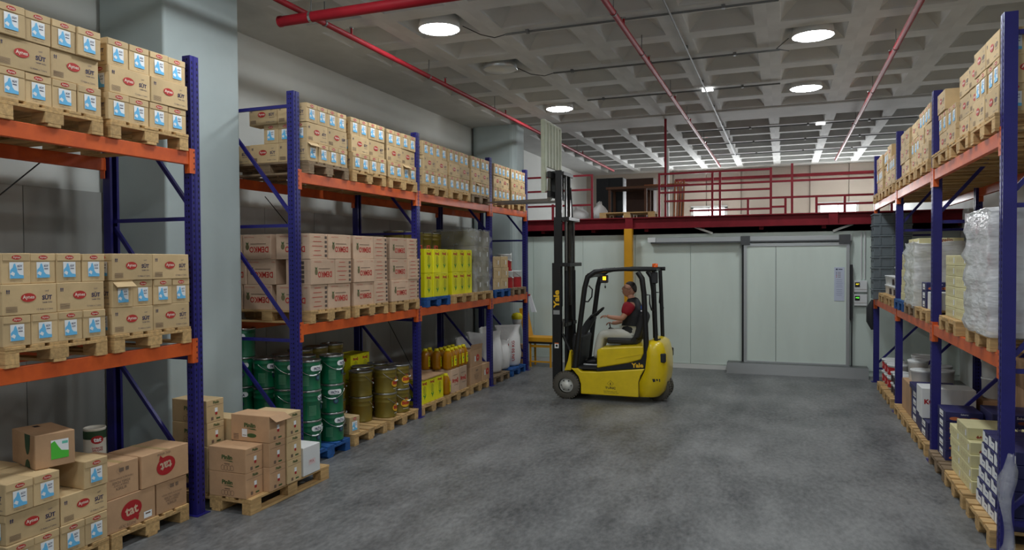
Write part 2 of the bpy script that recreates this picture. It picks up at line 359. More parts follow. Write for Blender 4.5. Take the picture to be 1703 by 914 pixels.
for x0, x1, z0, z1 in ((-.74, -.68, .2, 2.58), (1.13, 1.19, .2, 2.58), (-.68, 1.13, 2.52, 2.58), (-.68, 1.13, .2, .225)): O('door_frame', MB().box(x0, x1, yd-.015, yd+.105, z0, z1, ALU), dr)
O('panel_joint', MB().box(-.14, -.132, yd-.003, yd, .23, 2.52, ALUD), dr)
O('door_seal', MB().box(-.78, -.742, yd+.02, yd+.12, .2, 2.6, FBLK2), dr)
tr = O('door_track', None, label='aluminium sliding-door track along cold room wall', cat='door track')
O('rail', MB().box(-2.62, 1.22, yd-.02, yd+.1, 2.61, 2.72, ALU), tr)
O('lower_lip', MB().box(-2.6, 1.2, yd-.03, yd, 2.6, 2.63, ALUD), tr)
O('roller_bracket', MB().box(-.8, -.62, yd-.05, yd-.02, 2.55, 2.73, ALUD), tr); O('roller_bracket', MB().box(1.0, 1.2, yd-.05, yd-.02, 2.55, 2.73, ALUD), tr)
O('end_stop', MB().box(-2.66, -2.5, yd-.05, yd-.02, 2.63, 2.73, WBOX), tr)
rp = O('door_ramp', None, label='low checker-plate threshold ramp below the sliding door', cat='ramp')
O('plate', MB().hexa([(-1.05, 15.05, 0), (1.5, 15.05, 0), (1.5, 15.435, 0), (-1.05, 15.435, 0), (-1.05, 15.13, .2), (1.5, 15.13, .2), (1.5, 15.435, .2), (-1.05, 15.435, .2)], CHECK), rp)
nt_ = MB().box(.92, 1.1, yd-.008, yd-.001, 1.45, 2.1, mat('notice_sheet', srgb(196, 204, 222), .5)).frame((1.01, yd-.008, 1.78), (1, 0, 0), (0, 0, 1))
nt_.oval(-.045, .28, .018, .014, PNAVY).rect(.02, .28, .07, .014, PNAVY)
for k in range(4): nt_.oval(-.05, .22-.03*k, .008, .008, [PNAVY, PNAVY, RED, RED][k]).rect(.0, .22-.03*k, .05, .008, PGREY)
for k in range(9): nt_.rect(0, .08-.035*k-(.02 if k > 4 else 0), .11+jit(.02), .006, mat('print_lilac', srgb(140, 146, 180), .6))
O('notice', nt_, label='tall pale blue notice sheet on the sliding door', cat='notice')
for z, lab, dc in ((1.62, 'upper white temperature controller beside the sliding door', srgb(210, 190, 40)), (1.36, 'lower white temperature controller beside the sliding door', srgb(90, 220, 60))):
    c = O('temperature_controller', None, label=lab, cat='controller')
    O('case', MB().box(1.27, 1.5, YW-.1, YW-.021, z, z+.22, WBOX).mesh('case', .006), c)
    s = O('display', MB().box(1.285, 1.37, YW-.106, YW-.1, z+.1, z+.19, BLACK), c)
    O('digits', MB().frame((1.328, YW-.106, z+.155), (1, 0, 0), (0, 0, 1)).text('-22.7' if z > 1.5 else '+0.2', 0, 0, .06, mat('led_%d' % int(z*100), dc, .5, emit=dc, estr=2.5), bold=.02), s)
    O('lid_seam', MB().box(1.27, 1.5, YW-.102, YW-.1, z+.05, z+.055, PGREY), c)
for x, a in ((1.3, 'left'), (1.36, 'right')):
    O('wall_conduit', MB().cyl((x+.1, YW-.04, 1.86), (x+.1, YW-.04, 2.78), .014, WBOX, 8), label='white conduit above the temperature controllers, %s one' % a, cat='conduit')
d = O('door_lever', MB().box(1.2, 1.245, yd-.02, yd+.08, 1.1, 2.15, FBLK2), label='dark vertical door bar right of the sliding door', cat='lever')
O('rod', MB().cyl((1.23, yd, .2), (1.23, yd, 1.1), .012, ALUD, 8), d)

# mezzanine edge beam, yellow column, railings
mb = O('mezzanine_beam', None, label='dark red steel edge beam of the mezzanine', cat='beam')
O('web', MB().box(XL+.05, XR, 15.36, 15.38, 2.94, 3.15, MEZR), mb)
for z0, z1 in ((2.92, 2.94), (3.14, 3.16)): O('flange', MB().box(XL+.05, XR, 15.28, 15.46 if z0 < 3 else 15.42, z0, z1, MEZR), mb)
for x in (-3.05, .9): O('stiffener', MB().box(x-.08, x+.08, 15.29, 15.36, 2.94, 3.14, MEZR), mb)
for s, x in ((1, -1.35), (-1, .9)): O('knee_brace', MB().bar((x, 15.4, 2.8), (x-s*.35, 15.4, 2.93), .06, .04, WALLP), mb)
yc = O('steel_column', None, label='yellow steel column below the red mezzanine beam', cat='column')
O('shaft', MB().box(-3.14, -2.97, 15.2, 15.36, .015, 2.92, YCOL).mesh('shaft', .01), yc); O('base_plate', MB().box(-3.22, -2.89, 15.12, 15.43, 0, .015, YCOL), yc)
def rail(name, lab, bars, posts, y=15.35):
    t = O(name, None, label=lab, cat='railing')
    for x0, x1, z in bars: O('rail', MB().bar((x0, y, z), (x1, y, z), .04, .04, MEZR), t)
    for x, z0, z1 in posts: O('post', MB().bar((x, y, z0), (x, y, z1), .045, .045, MEZR), t)
rail('mezzanine_railing', 'three-bar red railing on mezzanine behind the forklift mast', [(-6.2, -3.86, 4.1), (-6.2, -3.86, 3.79), (-6.2, -3.86, 3.46)], [(-3.86, 3.16, 4.12), (-4.75, 3.16, 3.5), (-6.2, 3.16, 4.12)])
rail('mezzanine_railing', 'long red railing on mezzanine in front of bright windows',
     [(-2.42, -.23, 4.05), (-2.42, 1.9, 3.8), (-2.42, -.23, 3.66), (-2.32, 1.9, 3.48), (-1.8, -.23, 3.27), (-.23, .04, 3.3), (.6, 1.9, 3.32)],
     [(-2.42, 3.16, 4.07), (-1.35, 3.16, 4.07), (-1.2, 3.16, 4.07), (-.23, 3.16, 4.08), (.16, 3.16, 4.14), (-.66, 3.16, 3.48), (.04, 3.16, 3.48), (.6, 3.16, 3.48), (1.1, 3.16, 3.48), (1.9, 3.16, 3.82)])
O('hanger_rod', MB().bar((-2.3, 15.41, 3.16), (-2.3, 15.41, ZC-.02), .045, .045, MEZR), label='dark red vertical post from mezzanine up to ceiling', cat='post')
O('trim_1', MB().box(-3.4, XR, YF-.12, YF-.02, 4.86, 4.95, MEZR), label='dark red beam along the top of the far wall', kind='structure')

# ceiling services
def vpipe(x, z, y0, y1, r, lab, hy):
    t = O('sprinkler_pipe', None, label=lab, cat='pipe')
    O('pipe', MB().cyl((x, y0, z), (x, y1, z), r, PIPER, 14), t)
    for k, y in enumerate(hy):
        O('hanger', MB().cyl((x, y, z+r*.6), (x, y, ZC+.01), .006, GALV, 6).cyl((x, y-.012, z), (x, y+.012, z), r+.005, GALV, 12), t)
        s = O('sprinkler_head', MB().cyl((x, y+.55, z+r*.8), (x, y+.55, z+.1), .013, PIPER, 8).cyl((x, y+.55, z+.1), (x, y+.55, z+.115), .026, TIN, 10), t)
vpipe(-4.86, 4.985, -3, 22, .033, 'thin red sprinkler pipe above the left racks', [7.0, 9.6, 12.2, 14.9, 17.8])
vpipe(-1.74, 4.985, -3, 22.2, .033, 'thin red sprinkler pipe over the middle of the aisle', [7.9, 9.6, 12.2, 14.4, 17.6])
vpipe(1.35, 4.985, -3, 22, .033, 'thin red sprinkler pipe above the right rack', [8.1, 10.6, 13.2, 16.2])
t = O('main_pipe', None, label='thick red main pipe crossing below the ceiling', cat='pipe')
O('pipe', MB().cyl((-5.06, 6.5, 4.88), (2.9, 6.5, 4.88), .055, PIPER, 18), t); O('end_cap', MB().cyl((-5.09, 6.5, 4.88), (-5.06, 6.5, 4.88), .06, PIPER, 18), t)
for x in (-4.68, -2.2, .6): O('hanger', MB().cyl((x, 6.5, 4.93), (x, 6.5, ZC), .006, GALV, 6).cyl((x-.015, 6.5, 4.88), (x+.015, 6.5, 4.88), .06, TIN, 16), t)
def conduit(pts, lab, clips):
    t = O('ceiling_conduit', None, label=lab, cat='conduit'); O('tube', MB().tube(pts, .014, GALV, 8), t)
    for c in clips: O('clip', MB().box(c[0]-.02, c[0]+.02, c[1]-.03, c[1]+.03, c[2]-.02, ZC, GALV), t)
zc = ZC-.025
ROWS = [(8.8, 'nearest'), (10.9, 'second nearest'), (13.0, 'third nearest'), (17.2, 'fourth nearest'), (19.3, 'fifth nearest'), (21.4, 'farthest')]
for y, w in ROWS:
    x0 = -3.35 if y < 14 else -2.2; x1 = -.05 if y < 14 else 2.6
    conduit([(x0, y, zc), (x1, y, zc)], 'grey conduit crossing the ceiling, %s of the cross runs' % w, [(x0+.3+1.2*k, y, zc) for k in range(int((x1-x0-.3)/1.2)+1)])
conduit([(-1.25, 2.0, zc-.02), (-1.25, 21.5, zc-.02)], 'grey conduit running lengthwise along the ceiling rib', [(-1.25, 4+2.1*k, zc) for k in range(8)])
for y, lx, s, w in ((8.8, -4.0, 1, 'first left'), (10.9, -4.05, 1, 'second left'), (10.9, .33, -1, 'near right')):
    xe = -3.35 if s == 1 else -.05; yl = y-.5
    O('lamp_cable', MB().tube([(xe, y, zc), (xe-s*.12, y-.08, zc-.05), (lx+s*.42, yl+.22, ZC-.08), (lx+s*.27, yl, ZC-.02)], .006, FBLK, 6), label='thin drooping cable to the %s ceiling lamp' % w, cat='cable')
def lamp(x, y, on, lab):
    t = O('ceiling_lamp', None, loc=(x, y, ZC), label=lab, cat='lamp')
    O('housing', MB().lathe([(.1, .36), (.1, .16), (.24, .12), (.265, -.03), (.258, -.036), (.25, -.03)], ALU if not on else WBOX, 28, cap0=False), t)
    O('diffuser', MB().lathe([(.251, -.028), (.22, -.042), (.15, -.052), (.02, -.056)], EMIS if on else mat('lamp_off', srgb(205, 207, 205), .3), 28, cap1=True), t)
yl = Y0C-PY/2; xl = X0C+1.5*PX; xr = X0C+5.5*PX
lamp(xl, yl, True, 'lit round ceiling lamp over the left side, nearest in view')
lamp(xl, yl+2*PY, False, 'unlit round metal lamp in a ceiling coffer')
lamp(xl, yl+5*PY, True, 'lit round ceiling lamp above the forklift mast')
lamp(xr, yl+2*PY, True, 'lit round ceiling lamp over the right side, nearer one')
lamp(xr, yl+5*PY, True, 'lit round ceiling lamp over the right side, farther one')
for k, (x, y) in enumerate(((xl, yl-3*PY), (xr, yl-PY), (xr, yl-4*PY), (xl, yl-6*PY), (xr, yl-7*PY), (xl, yl-9*PY), (xr, yl-10*PY))):
    lamp(x, y, True, 'lit round ceiling lamp out of view, %s behind the main pipe' % ORD[k])
for x, y, w in ((-1.22, 12.98, 'near the forklift'), (.75, 17.2, 'above the mezzanine')):
    O('tube_light', MB().box(x-.09, x+.09, y-.04, y+.04, ZC-.05, ZC-.02, mat('tube_glow', (1, 1, 1), .5, emit=(1, 1, 1), estr=4)), label='small lit emergency light on the ceiling %s' % w, cat='light')

# ================================================================== RACKS
def post_mesh(h):
    m = MB(); w, d, t = .05, .045, .004   # C profile: web faces the aisle (+x), flanges go back
    m.box(d-t, d, -w, w, 0, h, STEELB).box(-d, d-t, -w, -w+t, 0, h, STEELB).box(-d, d-t, w-t, w, 0, h, STEELB)
    m.box(-d, -d+t, -w+t, -w+.025, 0, h, STEELB).box(-d, -d+t, w-.025, w-t, 0, h, STEELB)
    m.box(d, d+.003, -.012, .012, 0, h, STEELB)
    return m.mesh('post')
def slot_mesh(h):
    m = MB(); z = .12
    while z < h-.05:
        for y in (-.03, .03):
            m.frame((.045, y, z), (0, 1, 0), (0, 0, 1)).poly([(-.008, -.012), (.008, -.012), (.005, .012), (-.005, .012)], SLOT, .001)
        m.frame((.008, -.05, z+.025), (1, 0, 0), (0, 0, 1)).rect(0, 0, .016, .02, SLOT, .001)
        m.frame((-.02, -.05, z+.025), (1, 0, 0), (0, 0, 1)).rect(0, 0, .01, .012, SLOT, .001)
        z += .05
    return m.mesh('slots')
PM, SM = post_mesh(4.13), slot_mesh(4.13)
FOOT = MB().box(-.07, .08, -.08, .08, 0, .006, STEELB).mesh('foot_plate')
def conn_mesh():
    m = MB().box(0, .006, -.035, .035, -.18, .04, ORANGE).box(-.05, 0, .029, .035, -.18, .04, ORANGE)
    for k in range(4): m.frame((.006, -.018, .01-.05*k), (0, 1, 0), (0, 0, 1)).rect(0, 0, .01, .018, SLOT, .001)
    return m.mesh('connector')
CM = conn_mesh()
def rack(name, lab, x, ys, levels, side, depth=1.08, bh=.115):
    """x: aisle-side plane of posts; side=+1 means the aisle lies on +x"""
    t = O(name, None, label=lab, cat='rack'); r0 = 0 if side == 1 else PI
    xf = x-side*.045; xb = x-side*(depth-.045)
    for y in ys:
        for xx, rr in ((xf, r0), (xb, r0+PI)):
            p = O('post', PM, t, (xx, y, 0), rr); O('slot_pattern', SM, p, kind='stuff'); O('foot_plate', FOOT, p)
        for z in (.25, 1.42, 2.68, 3.98): O('brace', MB().bar((xf-side*.03, y, z), (xb+side*.03, y, z), .03, .035, STEELB), t)
        for z0, z1 in ((.35, 1.36), (1.52, 2.62), (2.78, 3.9)): O('brace', MB().bar((xf-side*.03, y+.01, z0), (xb+side*.03, y+.01, z1), .03, .035, STEELB), t)
    for (a, b) in zip(ys, ys[1:]):
        for lv in levels:
            for xx, s in ((x-side*.005, side), (x-side*(depth-.005), -side)):
                bm = MB().box(min(xx, xx-s*.045), max(xx, xx-s*.045), a+.052, b-.052, lv-bh, lv, ORANGE).mesh('beam', .004)
                bo = O('beam', bm, t)
                for yy, fl in ((a+.04, 0), (b-.04, 1)):
                    c = O('connector', CM, bo, (xx+s*.002, yy, lv-.01), 0 if s == 1 else PI)
                    if (fl == 0) != (s == 1): c.scale = (1, -1, 1)
    return t
LX = -4.93
LY2 = [6.56, 9.36, 12.16, 14.13]
rack('pallet_rack', 'blue and orange pallet rack nearest the viewer on the left', LX, [2.3, 5.1], [1.575, 3.27], 1)
rack('pallet_rack', 'long blue and orange pallet rack beyond the grey column', LX, LY2, [1.59, 3.265], 1)
RX = 1.55
RY = [6.53, 9.28, 12.05, 14.83]
rack('pallet_rack', 'blue and orange pallet rack along the right side', RX, RY, [1.54, 3.255], -1)

for (y0, z0, y1, z1, w) in ((3.3, 2.15, 4.5, 3.2, 'upper near bay'), (4.4, .15, 3.2, 1.5, 'lower near bay'), (8.6, 2.2, 7.4, 3.1, 'upper first bay beyond column'), (10.2, 1.5, 11.3, .3, 'lower second bay beyond column')):
    O('bracing_cable', MB().cyl((LX-1.12, y0, z0), (LX-1.12, y1, z1), .006, FBLK, 6), label='thin dark diagonal cable behind the %s' % w, cat='cable')
# ================================================================== PALLETS
PB = dict(block=MB().box(-.0725, .0725, -.05, .05, 0, .078, WOOD).mesh('block', .003), mid=MB().box(-.0725, .0725, -.0725, .0725, 0, .078, WOOD).mesh('block', .003),
          top=MB().box(-.6, .6, -.0725, .0725, 0, .022, WOOD).mesh('top_board', .002), topn=MB().box(-.6, .6, -.05, .05, 0, .022, WOOD).mesh('top_board', .002),
          cross=MB().box(-.0725, .0725, -.4, .4, 0, .022, WOOD).mesh('cross_board', .002), bot=MB().box(-.6, .6, -.05, .05, 0, .022, WOOD).mesh('bottom_board', .002))
_pcache = {}
def pmesh(k, m):
    if m is WOOD: return PB[k]
    if (k, m) not in _pcache:
        c = PB[k].copy(); c.materials.clear(); c.materials.append(m); _pcache[(k, m)] = c
    return _pcache[(k, m)]
def pallet(x, y, z, lab, m=WOOD, rz=0., grp='wooden pallets', back=True):
    t = O('wooden_pallet', None, loc=(x, y, z), rz=rz+jit(.006), label=lab, cat='pallet', group=grp)
    for yy, k in ((-.35, 'block'), (0, 'mid'), (.35, 'block')):
        for xx in ((-.5275, 0, .5275)): O('block', pmesh(k, m), t, (xx, yy, .022))
        O('bottom_board', pmesh('bot', m), t, (0, yy, 0))
    for xx in (-.5275, 0, .5275): O('cross_board', pmesh('cross', m), t, (xx, 0, .1))
    for yy, k in ((-.3275, 'top'), (-.165, 'topn'), (0, 'top'), (.165, 'topn'), (.3275, 'top')): O('top_board', pmesh(k, m), t, (jit(.006), yy+jit(.005), .122))
    return t
PZ = .144

# ================================================================== MILK CARTONS
CL, CWD, CH = .394, .196, .212
def carton_body(v):
    rnd = random.Random(v); m = MB(); a, b = CL/2, CWD/2
    j = lambda s=.003: rnd.uniform(-s, s)
    m.hexa([(-a+j(), -b+j(), 0), (a+j(), -b+j(), 0), (a+j(), b+j(), 0), (-a+j(), b+j(), 0), (-a+j(), -b+j(), CH+j(.002)), (a+j(), -b+j(), CH+j(.002)), (a+j(), b+j(), CH+j(.002)), (-a+j(), b+j(), CH+j(.002))], KRAFT)
    me = m.mesh('carton', .004)
    return me
BODY = [carton_body(k) for k in range(4)]
FLAP = MB().box(CL/2-.002, CL/2+.004, -CWD/2+.004, CWD/2-.004, CH-.052, CH-.002, KRAFT).mesh('end_flap', .0015)
FLAPO = MB().hexa([(CL/2, -CWD/2+.006, CH-.012), (CL/2+.05, -CWD/2+.006, CH-.05), (CL/2+.05, CWD/2-.006, CH-.05), (CL/2, CWD/2-.006, CH-.012), (CL/2, -CWD/2+.006, CH-.008), (CL/2+.052, -CWD/2+.006, CH-.047), (CL/2+.052, CWD/2-.006, CH-.047), (CL/2, CWD/2-.006, CH-.008)], KRAFT).mesh('end_flap')
def window_mesh():
    m = MB().frame((CL/2+.002, 0, .095), (0, 1, 0), (0, 0, 1)); w, h = .098, .112
    m.rect(0, 0, w, h, WHITE, .001)
    m.poly([(-w/2+.004, -h/2), (w/2, -h/2), (w/2, -.035), (.02, -.03), (.006, -.012), (.002, .012), (-.004, .03), (-.01, .048), (-.02, .042), (-.026, .02), (-.034, .012), (-w/2+.003, .0)], PBLUE, .002)
    m.poly([(-w/2+.003, -.025), (-.02, -.04), (-.012, -.02), (-.03, -.008)], WHITE, .0028)
    m.text('SÜT', .022, .03, .034, PNAVY, .0028, bold=.02); m.rect(.022, .008, .03, .005, PNAVY, .0028)
    return m.mesh('window')
WINM = window_mesh()
ELOGO = MB().frame((CL/2+.004, 0, CH-.028), (0, 1, 0), (0, 0, 1)).oval(0, 0, .034, .015, RED, .001).text('Aynes', 0, -.001, .05, mat('logo_white', srgb(235, 215, 200), .6), .002, bold=.015).mesh('end_logo')
EPRINT = MB().frame((CL/2, 0, .022), (0, 1, 0), (0, 0, 1)).text('12 Adet x 1 Litre', 0, 0, .085, PGREY, .001).mesh('end_print')
SLOGO = MB().frame((.0, -CWD/2-.001, .118), (1, 0, 0), (0, 0, 1)).oval(-.015, 0, .054, .031, RED, .001).text('Aynes', -.015, 0, .085, MATS['logo_white'], .002, bold=.02).mesh('side_logo')
_s = MB().frame((0, -CWD/2-.001, .11), (1, 0, 0), (0, 0, 1)).text('SÜT', .122, .006, .075, PNAVY, .001, bold=.03).text('UHT', .122, .05, .03, PNAVY, .001).text('YARIM YAĞLI', .122, -.03, .075, PNAVY, .001, bold=.01)
_s.text('12 Adet x 1 Litre', .105, -.078, .12, PNAVY, .001)
for k in range(2): _s.rect(-.165+.014*k, .048, .006, .02, PNAVY, .001).poly([(-.172+.014*k, .056), (-.158+.014*k, .056), (-.165+.014*k, .068)], PNAVY, .001)
for k in range(6): _s.rect(-.135, -.052-.007*k, .08, .003, PGREY, .001)
SPRINT = _s.mesh('side_print')
NC = [0]
def carton(x, y, z, rz, label, ends=(1,), sides=(1,), flap_open=False, grp='milk cartons'):
    """local +x is the windowed end, local -y the broad printed side"""
    NC[0] += 1
    b = O('milk_carton', BODY[NC[0] % 4], None, (x, y, z), rz+jit(.012), label=label, cat='carton', group=grp)
    for e in ends:
        R = 0 if e == 1 else PI
        O('end_flap', FLAPO if flap_open else FLAP, b, rz=R); O('window', WINM, b, rz=R); O('end_logo', ELOGO, b, rz=R)
        if abs(x) < 6 and y < 9: O('end_print', EPRINT, b, rz=R)
    for s in sides:
        R = 0 if s == 1 else PI
        O('side_logo', SLOGO, b, rz=R); O('side_print', SPRINT, b, rz=R, kind='stuff')
    return b
def milk_stack(yc, z0, pal, pattern, side=1, xf=None, depth=3, h=CH+.002, skip=(), flank=1, opens=(), seed=0):
    """pattern: one letter per row from the bottom: E windowed ends out, L long sides out"""
    rnd = random.Random(seed*13+int(yc*10)); xf = (LX+.005 if side == 1 else RX-.005) if xf is None else xf
    names = {1: ['only'], 2: ['bottom', 'top'], 3: ['bottom', 'middle', 'top'], 4: ['bottom', 'second', 'third', 'top']}[len(pattern)]
    for l, p in enumerate(pattern):
        z = z0+l*h; dy = rnd.uniform(-.01, .01); dx = rnd.uniform(-.015, .01)
        n = 4 if p == 'E' else 2; st = .8/n
        for k in range(n):
            if (l, k) in skip: continue
            y = yc+side*(-.4+st*(k+.5))+dy; xd = xf+side*(dx+rnd.uniform(-.008, .008))
            nearest = (k == 0 if side == 1 else k == n-1)
            lab = '%s milk carton, %s in %s row, %s' % ('blue-windowed' if p == 'E' else 'broad-side', ORD[k], names[l], pal)
            if p == 'E': carton(xd-side*CL/2, y, z, 0 if side == 1 else PI, lab, ends=(1,), sides=((1,) if side == 1 else (-1,)) if nearest else (), flap_open=(l, k) in opens)
            else: carton(xd-side*CWD/2, y, z, PI/2 if side == 1 else -PI/2, lab, ends=((-1,) if side == 1 else (1,)) if nearest else (), sides=(1,), flap_open=False)
        for q in range(flank if isinstance(flank, int) else flank[l]):
            if p == 'E':
                carton(xf-side*(CL*1.5+.004+q*(CL+.004)), yc-.4+.1+dy, z, 0 if side == 1 else PI, 'milk carton behind the %s row corner, %s back, %s' % (names[l], ORD[q], pal), ends=(), sides=(1,) if side == 1 else (-1,))
            else:
                for qq in range(2):
                    carton(xf-side*(CWD*1.5+.004+(2*q+qq)*(CWD+.003)), yc-.4+.2+dy, z, PI/2 if side == 1 else -PI/2, 'milk carton behind the %s row corner, %s back, %s' % (names[l], ORD[2*q+qq], pal), ends=(-1,) if side == 1 else (1,), sides=())
def PL(y, z, pal, m=WOOD, x=None, side=1): pallet((LX+.02-.6) if side == 1 and x is None else (RX-.03+.6) if x is None else x, y, z, 'wooden pallet carrying %s' % pal, m)
# near left rack
zu, zm = 3.27, 1.575
milk_stack(3.74, zu+PZ, 'upper pallet at left picture edge', 'ELE', seed=1); PL(3.74, zu, 'milk cartons, upper shelf at left picture edge')
milk_stack(4.6, zu+PZ, 'upper pallet just left of grey column', 'ELE', seed=2); PL(4.6, zu, 'milk cartons, upper shelf just left of grey column')
milk_stack(3.74, zm+PZ, 'middle pallet at left picture edge', 'ELE', seed=3); PL(3.74, zm, 'milk cartons, middle shelf at left picture edge')
milk_stack(4.6, zm+PZ, 'middle pallet just left of grey column', 'LEL', seed=4, opens=((1, 0),)); PL(4.6, zm, 'milk cartons, middle shelf just left of grey column')
# far left rack, upper shelf
zu2, zm2 = 3.265, 1.59
UPY = [7.14, 8.02, 8.9, 9.92, 10.8, 11.66, 12.7, 13.6]
for k, y in enumerate(UPY):
    pal = '%s upper pallet beyond grey column' % ORD[k]
    milk_stack(y, zu2+PZ, pal, 'ELE', seed=5+k, flank=(2, 1, 1) if k == 0 else 1, opens=((0, k % 4),) if k in (0, 2, 5) else ())
    PL(y, zu2, 'milk cartons, %s on the upper shelf beyond grey column' % ORD[k], WOODG if k in (0, 5) else WOOD)
# right rack, upper shelf
RUP = [6.98, 7.86, 8.72, 9.8, 10.66, 11.5, 12.6, 13.45, 14.3]
for k, y in enumerate(RUP):
    pal = '%s-nearest pallet on upper right shelf' % ORD[k]
    milk_stack(y, 3.255+PZ, pal, ['LEL', 'LLL', 'LEL', 'LLE'][k % 4], side=-1, seed=30+k, xf=RX-.005+.03*((k*5) % 3), flank=1, skip=((2, 1),) if k in (2, 6) else ())
    PL(y, 3.255, 'milk cartons, %s-nearest on the upper right shelf' % ORD[k], side=-1)
# floor stack at the left edge
pallet(LX-.6, 3.74, 0, 'wooden pallet carrying the floor stack of milk cartons at left edge')

# ================================================================== GENERIC BOXES
_bx = {}
def bmesh_box(w, d, h, m, bev=.004):
    k = (round(w, 3), round(d, 3), round(h, 3), m.name)
    if k not in _bx: _bx[k] = MB().box(-w/2, w/2, -d/2, d/2, 0, h, m).mesh('carton', bev)
    return _bx[k]
def face(m, f, w, d, h, e=0.001):
    return m.frame(*{'+x': ((w/2+e, 0, h/2), (0, 1, 0), (0, 0, 1)), '-x': ((-w/2-e, 0, h/2), (0, -1, 0), (0, 0, 1)), '-y': ((0, -d/2-e, h/2), (1, 0, 0), (0, 0, 1)), '+y': ((0, d/2+e, h/2), (-1, 0, 0), (0, 0, 1)), '+z': ((0, 0, h+e), (1, 0, 0), (0, 1, 0))}[f])
_dc = {}
def decal(parent, key, f, w, d, h, fn, name='print'):
    k = (key, f, round(w, 3), round(d, 3), round(h, 3))
    if k not in _dc:
        m = face(MB(), f, w, d, h); fn(m, (d if f in ('+x', '-x') else w), h if f != '+z' else d); _dc[k] = m.mesh(name)
    return O(name, _dc[k], parent)
def cbox(x, y, z, w, d, h, m, rz, lab, name='carton', cat='carton', grp=None, prints=(), tape=None, jr=.01):
    o = O(name, bmesh_box(w, d, h, m), None, (x, y, z), rz+jit(jr), label=lab, cat=cat, group=grp)
    for f, key, fn in prints:
        decal(o, key, f, w, d, h, fn, key.split('/')[0])
    if tape: O('tape', MB().box(-w/2, w/2, -.025, .025, h, h+.001, tape), o)
    return o
TAPE = mat('packing_tape', srgb(188, 160, 112), .3)
# --- printed faces
def p_tat(m, w, h): m.oval(0, 0, .1, .078, DRED, .001, 24, .15).poly([(.03, -.07), (.075, -.055), (.06, -.1)], DRED, .001).text('tat', 0, -.002, .125, KRAFT3, .002, bold=.03, rot=.1)
def p_tat180(m, w, h): m.oval(0, 0, .1, .078, DRED, .001, 24, .15).poly([(-.03, .07), (-.075, .055), (-.06, .1)], DRED, .001).text('tat', 0, .002, .125, KRAFT3, .002, bold=.03, rot=PI+.1).text('GÜÇ BİZDE', -.02, .108, .14, PGREY, .001, rot=PI)
def p_tatlow(m, w, h): p_tat(m, w, h); m.text('GÜÇ BİZDE', -.04, -.105, .16, PGREY, .001).rect(.16, -.085, .08, .055, WHITE, .001).rect(.16, -.075, .05, .012, PGREY, .0016)
def p_tatend(m, w, h):
    m.ring(-.02, .075, .028, .03, PGREY, .001, 4).rect(.0, .08, .045, .03, PGREY, .001).rect(.055, .08, .03, .03, PGREY, .001)
    for k in range(4): m.text(['UZUN ÖMÜR İÇİN KURU', 'SERİN YERDE', 'SAKLAYINIZ', 'KIRILIR'][k], 0, .015-.027*k, [.22, .17, .14, .1][k], PGREY, .001)
def p_demko(m, w, h):
    m.text('DEMKO', .03, -.03, .27, RED, .001, bold=.022, h=.068, rot=PI).rect(.02, .035, .22, .007, PGREY, .001).text('TROPICAL FOOD', -.105, h/2-.03, .14, RED, .001, rot=PI).text('DEMKO', .17, h/2-.03, .05, RED, .001, rot=PI)
    m.oval(-.135, .0, .026, .034, mat('print_pineapple', srgb(110, 104, 70), .7), .001).poly([(-.15, .03), (-.12, .03), (-.115, .06), (-.135, .045), (-.155, .06)], PGREEN, .001)
def p_demkoend(m, w, h):
    for k in range(5):
        z = h/2-.04-.052*k; m.rect(w/2-.035, z, .042, .03, mat('barcode', srgb(92, 78, 70), .7), .001).rect(-.03, z+.004, .16+.04*((k*7) % 3-1), .006, RED, .001)
def p_demkobar(m, w, h):
    for k in range(5):
        z = h/2-.04-.052*k; m.rect(.02, z, .12, .036, MATS['barcode'], .001)
def p_pen(m, w, h):
    m.text('Pinlin', 0, .025, .12, PGREEN, .001, bold=.04, h=.04).poly([(-.05, -.004), (.05, -.004), (.075, -.016), (.03, -.012)], PGREEN, .001)
    for k in range(4): m.ring(-.05+.035*k, -.072, .018, .021, PGREY, .001, 12, 1.2)
    m.rect(0, -.035, .06, .008, PGREY, .001)
def p_penbig(m, w, h):
    m.text('Pinlin', 0, .03, .13, PGREEN, .001, bold=.04, h=.042).poly([(-.05, 0), (.055, 0), (.08, -.012), (.03, -.01)], PGREEN, .001).oval(.02, -.065, .055, .02, PGREEN, .001).rect(-.06, -.045, .06, .075, WHITE, .002).rect(-.06, -.066, .044, .006, PGREY, .0026)
    for k in range(4): m.rect(-.16, -.06-.014*k, .06, .006, PGREY, .001)
def p_penend(m, w, h):
    m.rect(0, h/2-.055, w-.012, .003, PGREY, .001).text('Pinlin', .01, h/2-.028, .075, PGREEN, .001, bold=.03).rect(.01, .005, .035, .04, WHITE, .001).rect(.012, -.028, .026, .026, DRED, .001)
    m.rect(.035, -h/2+.03, .05, .014, PGREEN, .001).rect(-.04, -h/2+.035, .03, .03, PGREY, .001)
def p_yel(m, w, h):
    m.text('Bryağ', 0, h*.31, w*.52, RED, .001, bold=.05, h=.05).ring(0, h*.04, .036, .048, mat('print_olive', srgb(186, 186, 40), .5), .001, 16, 1.35).oval(0, h*.04, .02, .045, MATS['print_olive'], .0012, 12)
    m.poly([(-.02, -h*.12), (.0, -h*.2), (.045, -h*.09), (.04, -h*.19), (-.005, -h*.34), (-.012, -h*.22), (-.045, -h*.17)], mat('print_leaf', srgb(60, 140, 50), .5), .001).rect(0, h*.44, .07, .008, MATS['print_olive'], .001)
def p_brown(m, w, h): m.text('Bryağ', 0, 0, w*.72, RED, .001, bold=.04, h=.09).rect(0, .09, w*.6, .008, PGREY, .001).rect(.03, -.07, w*.5, .006, PGREY, .001)
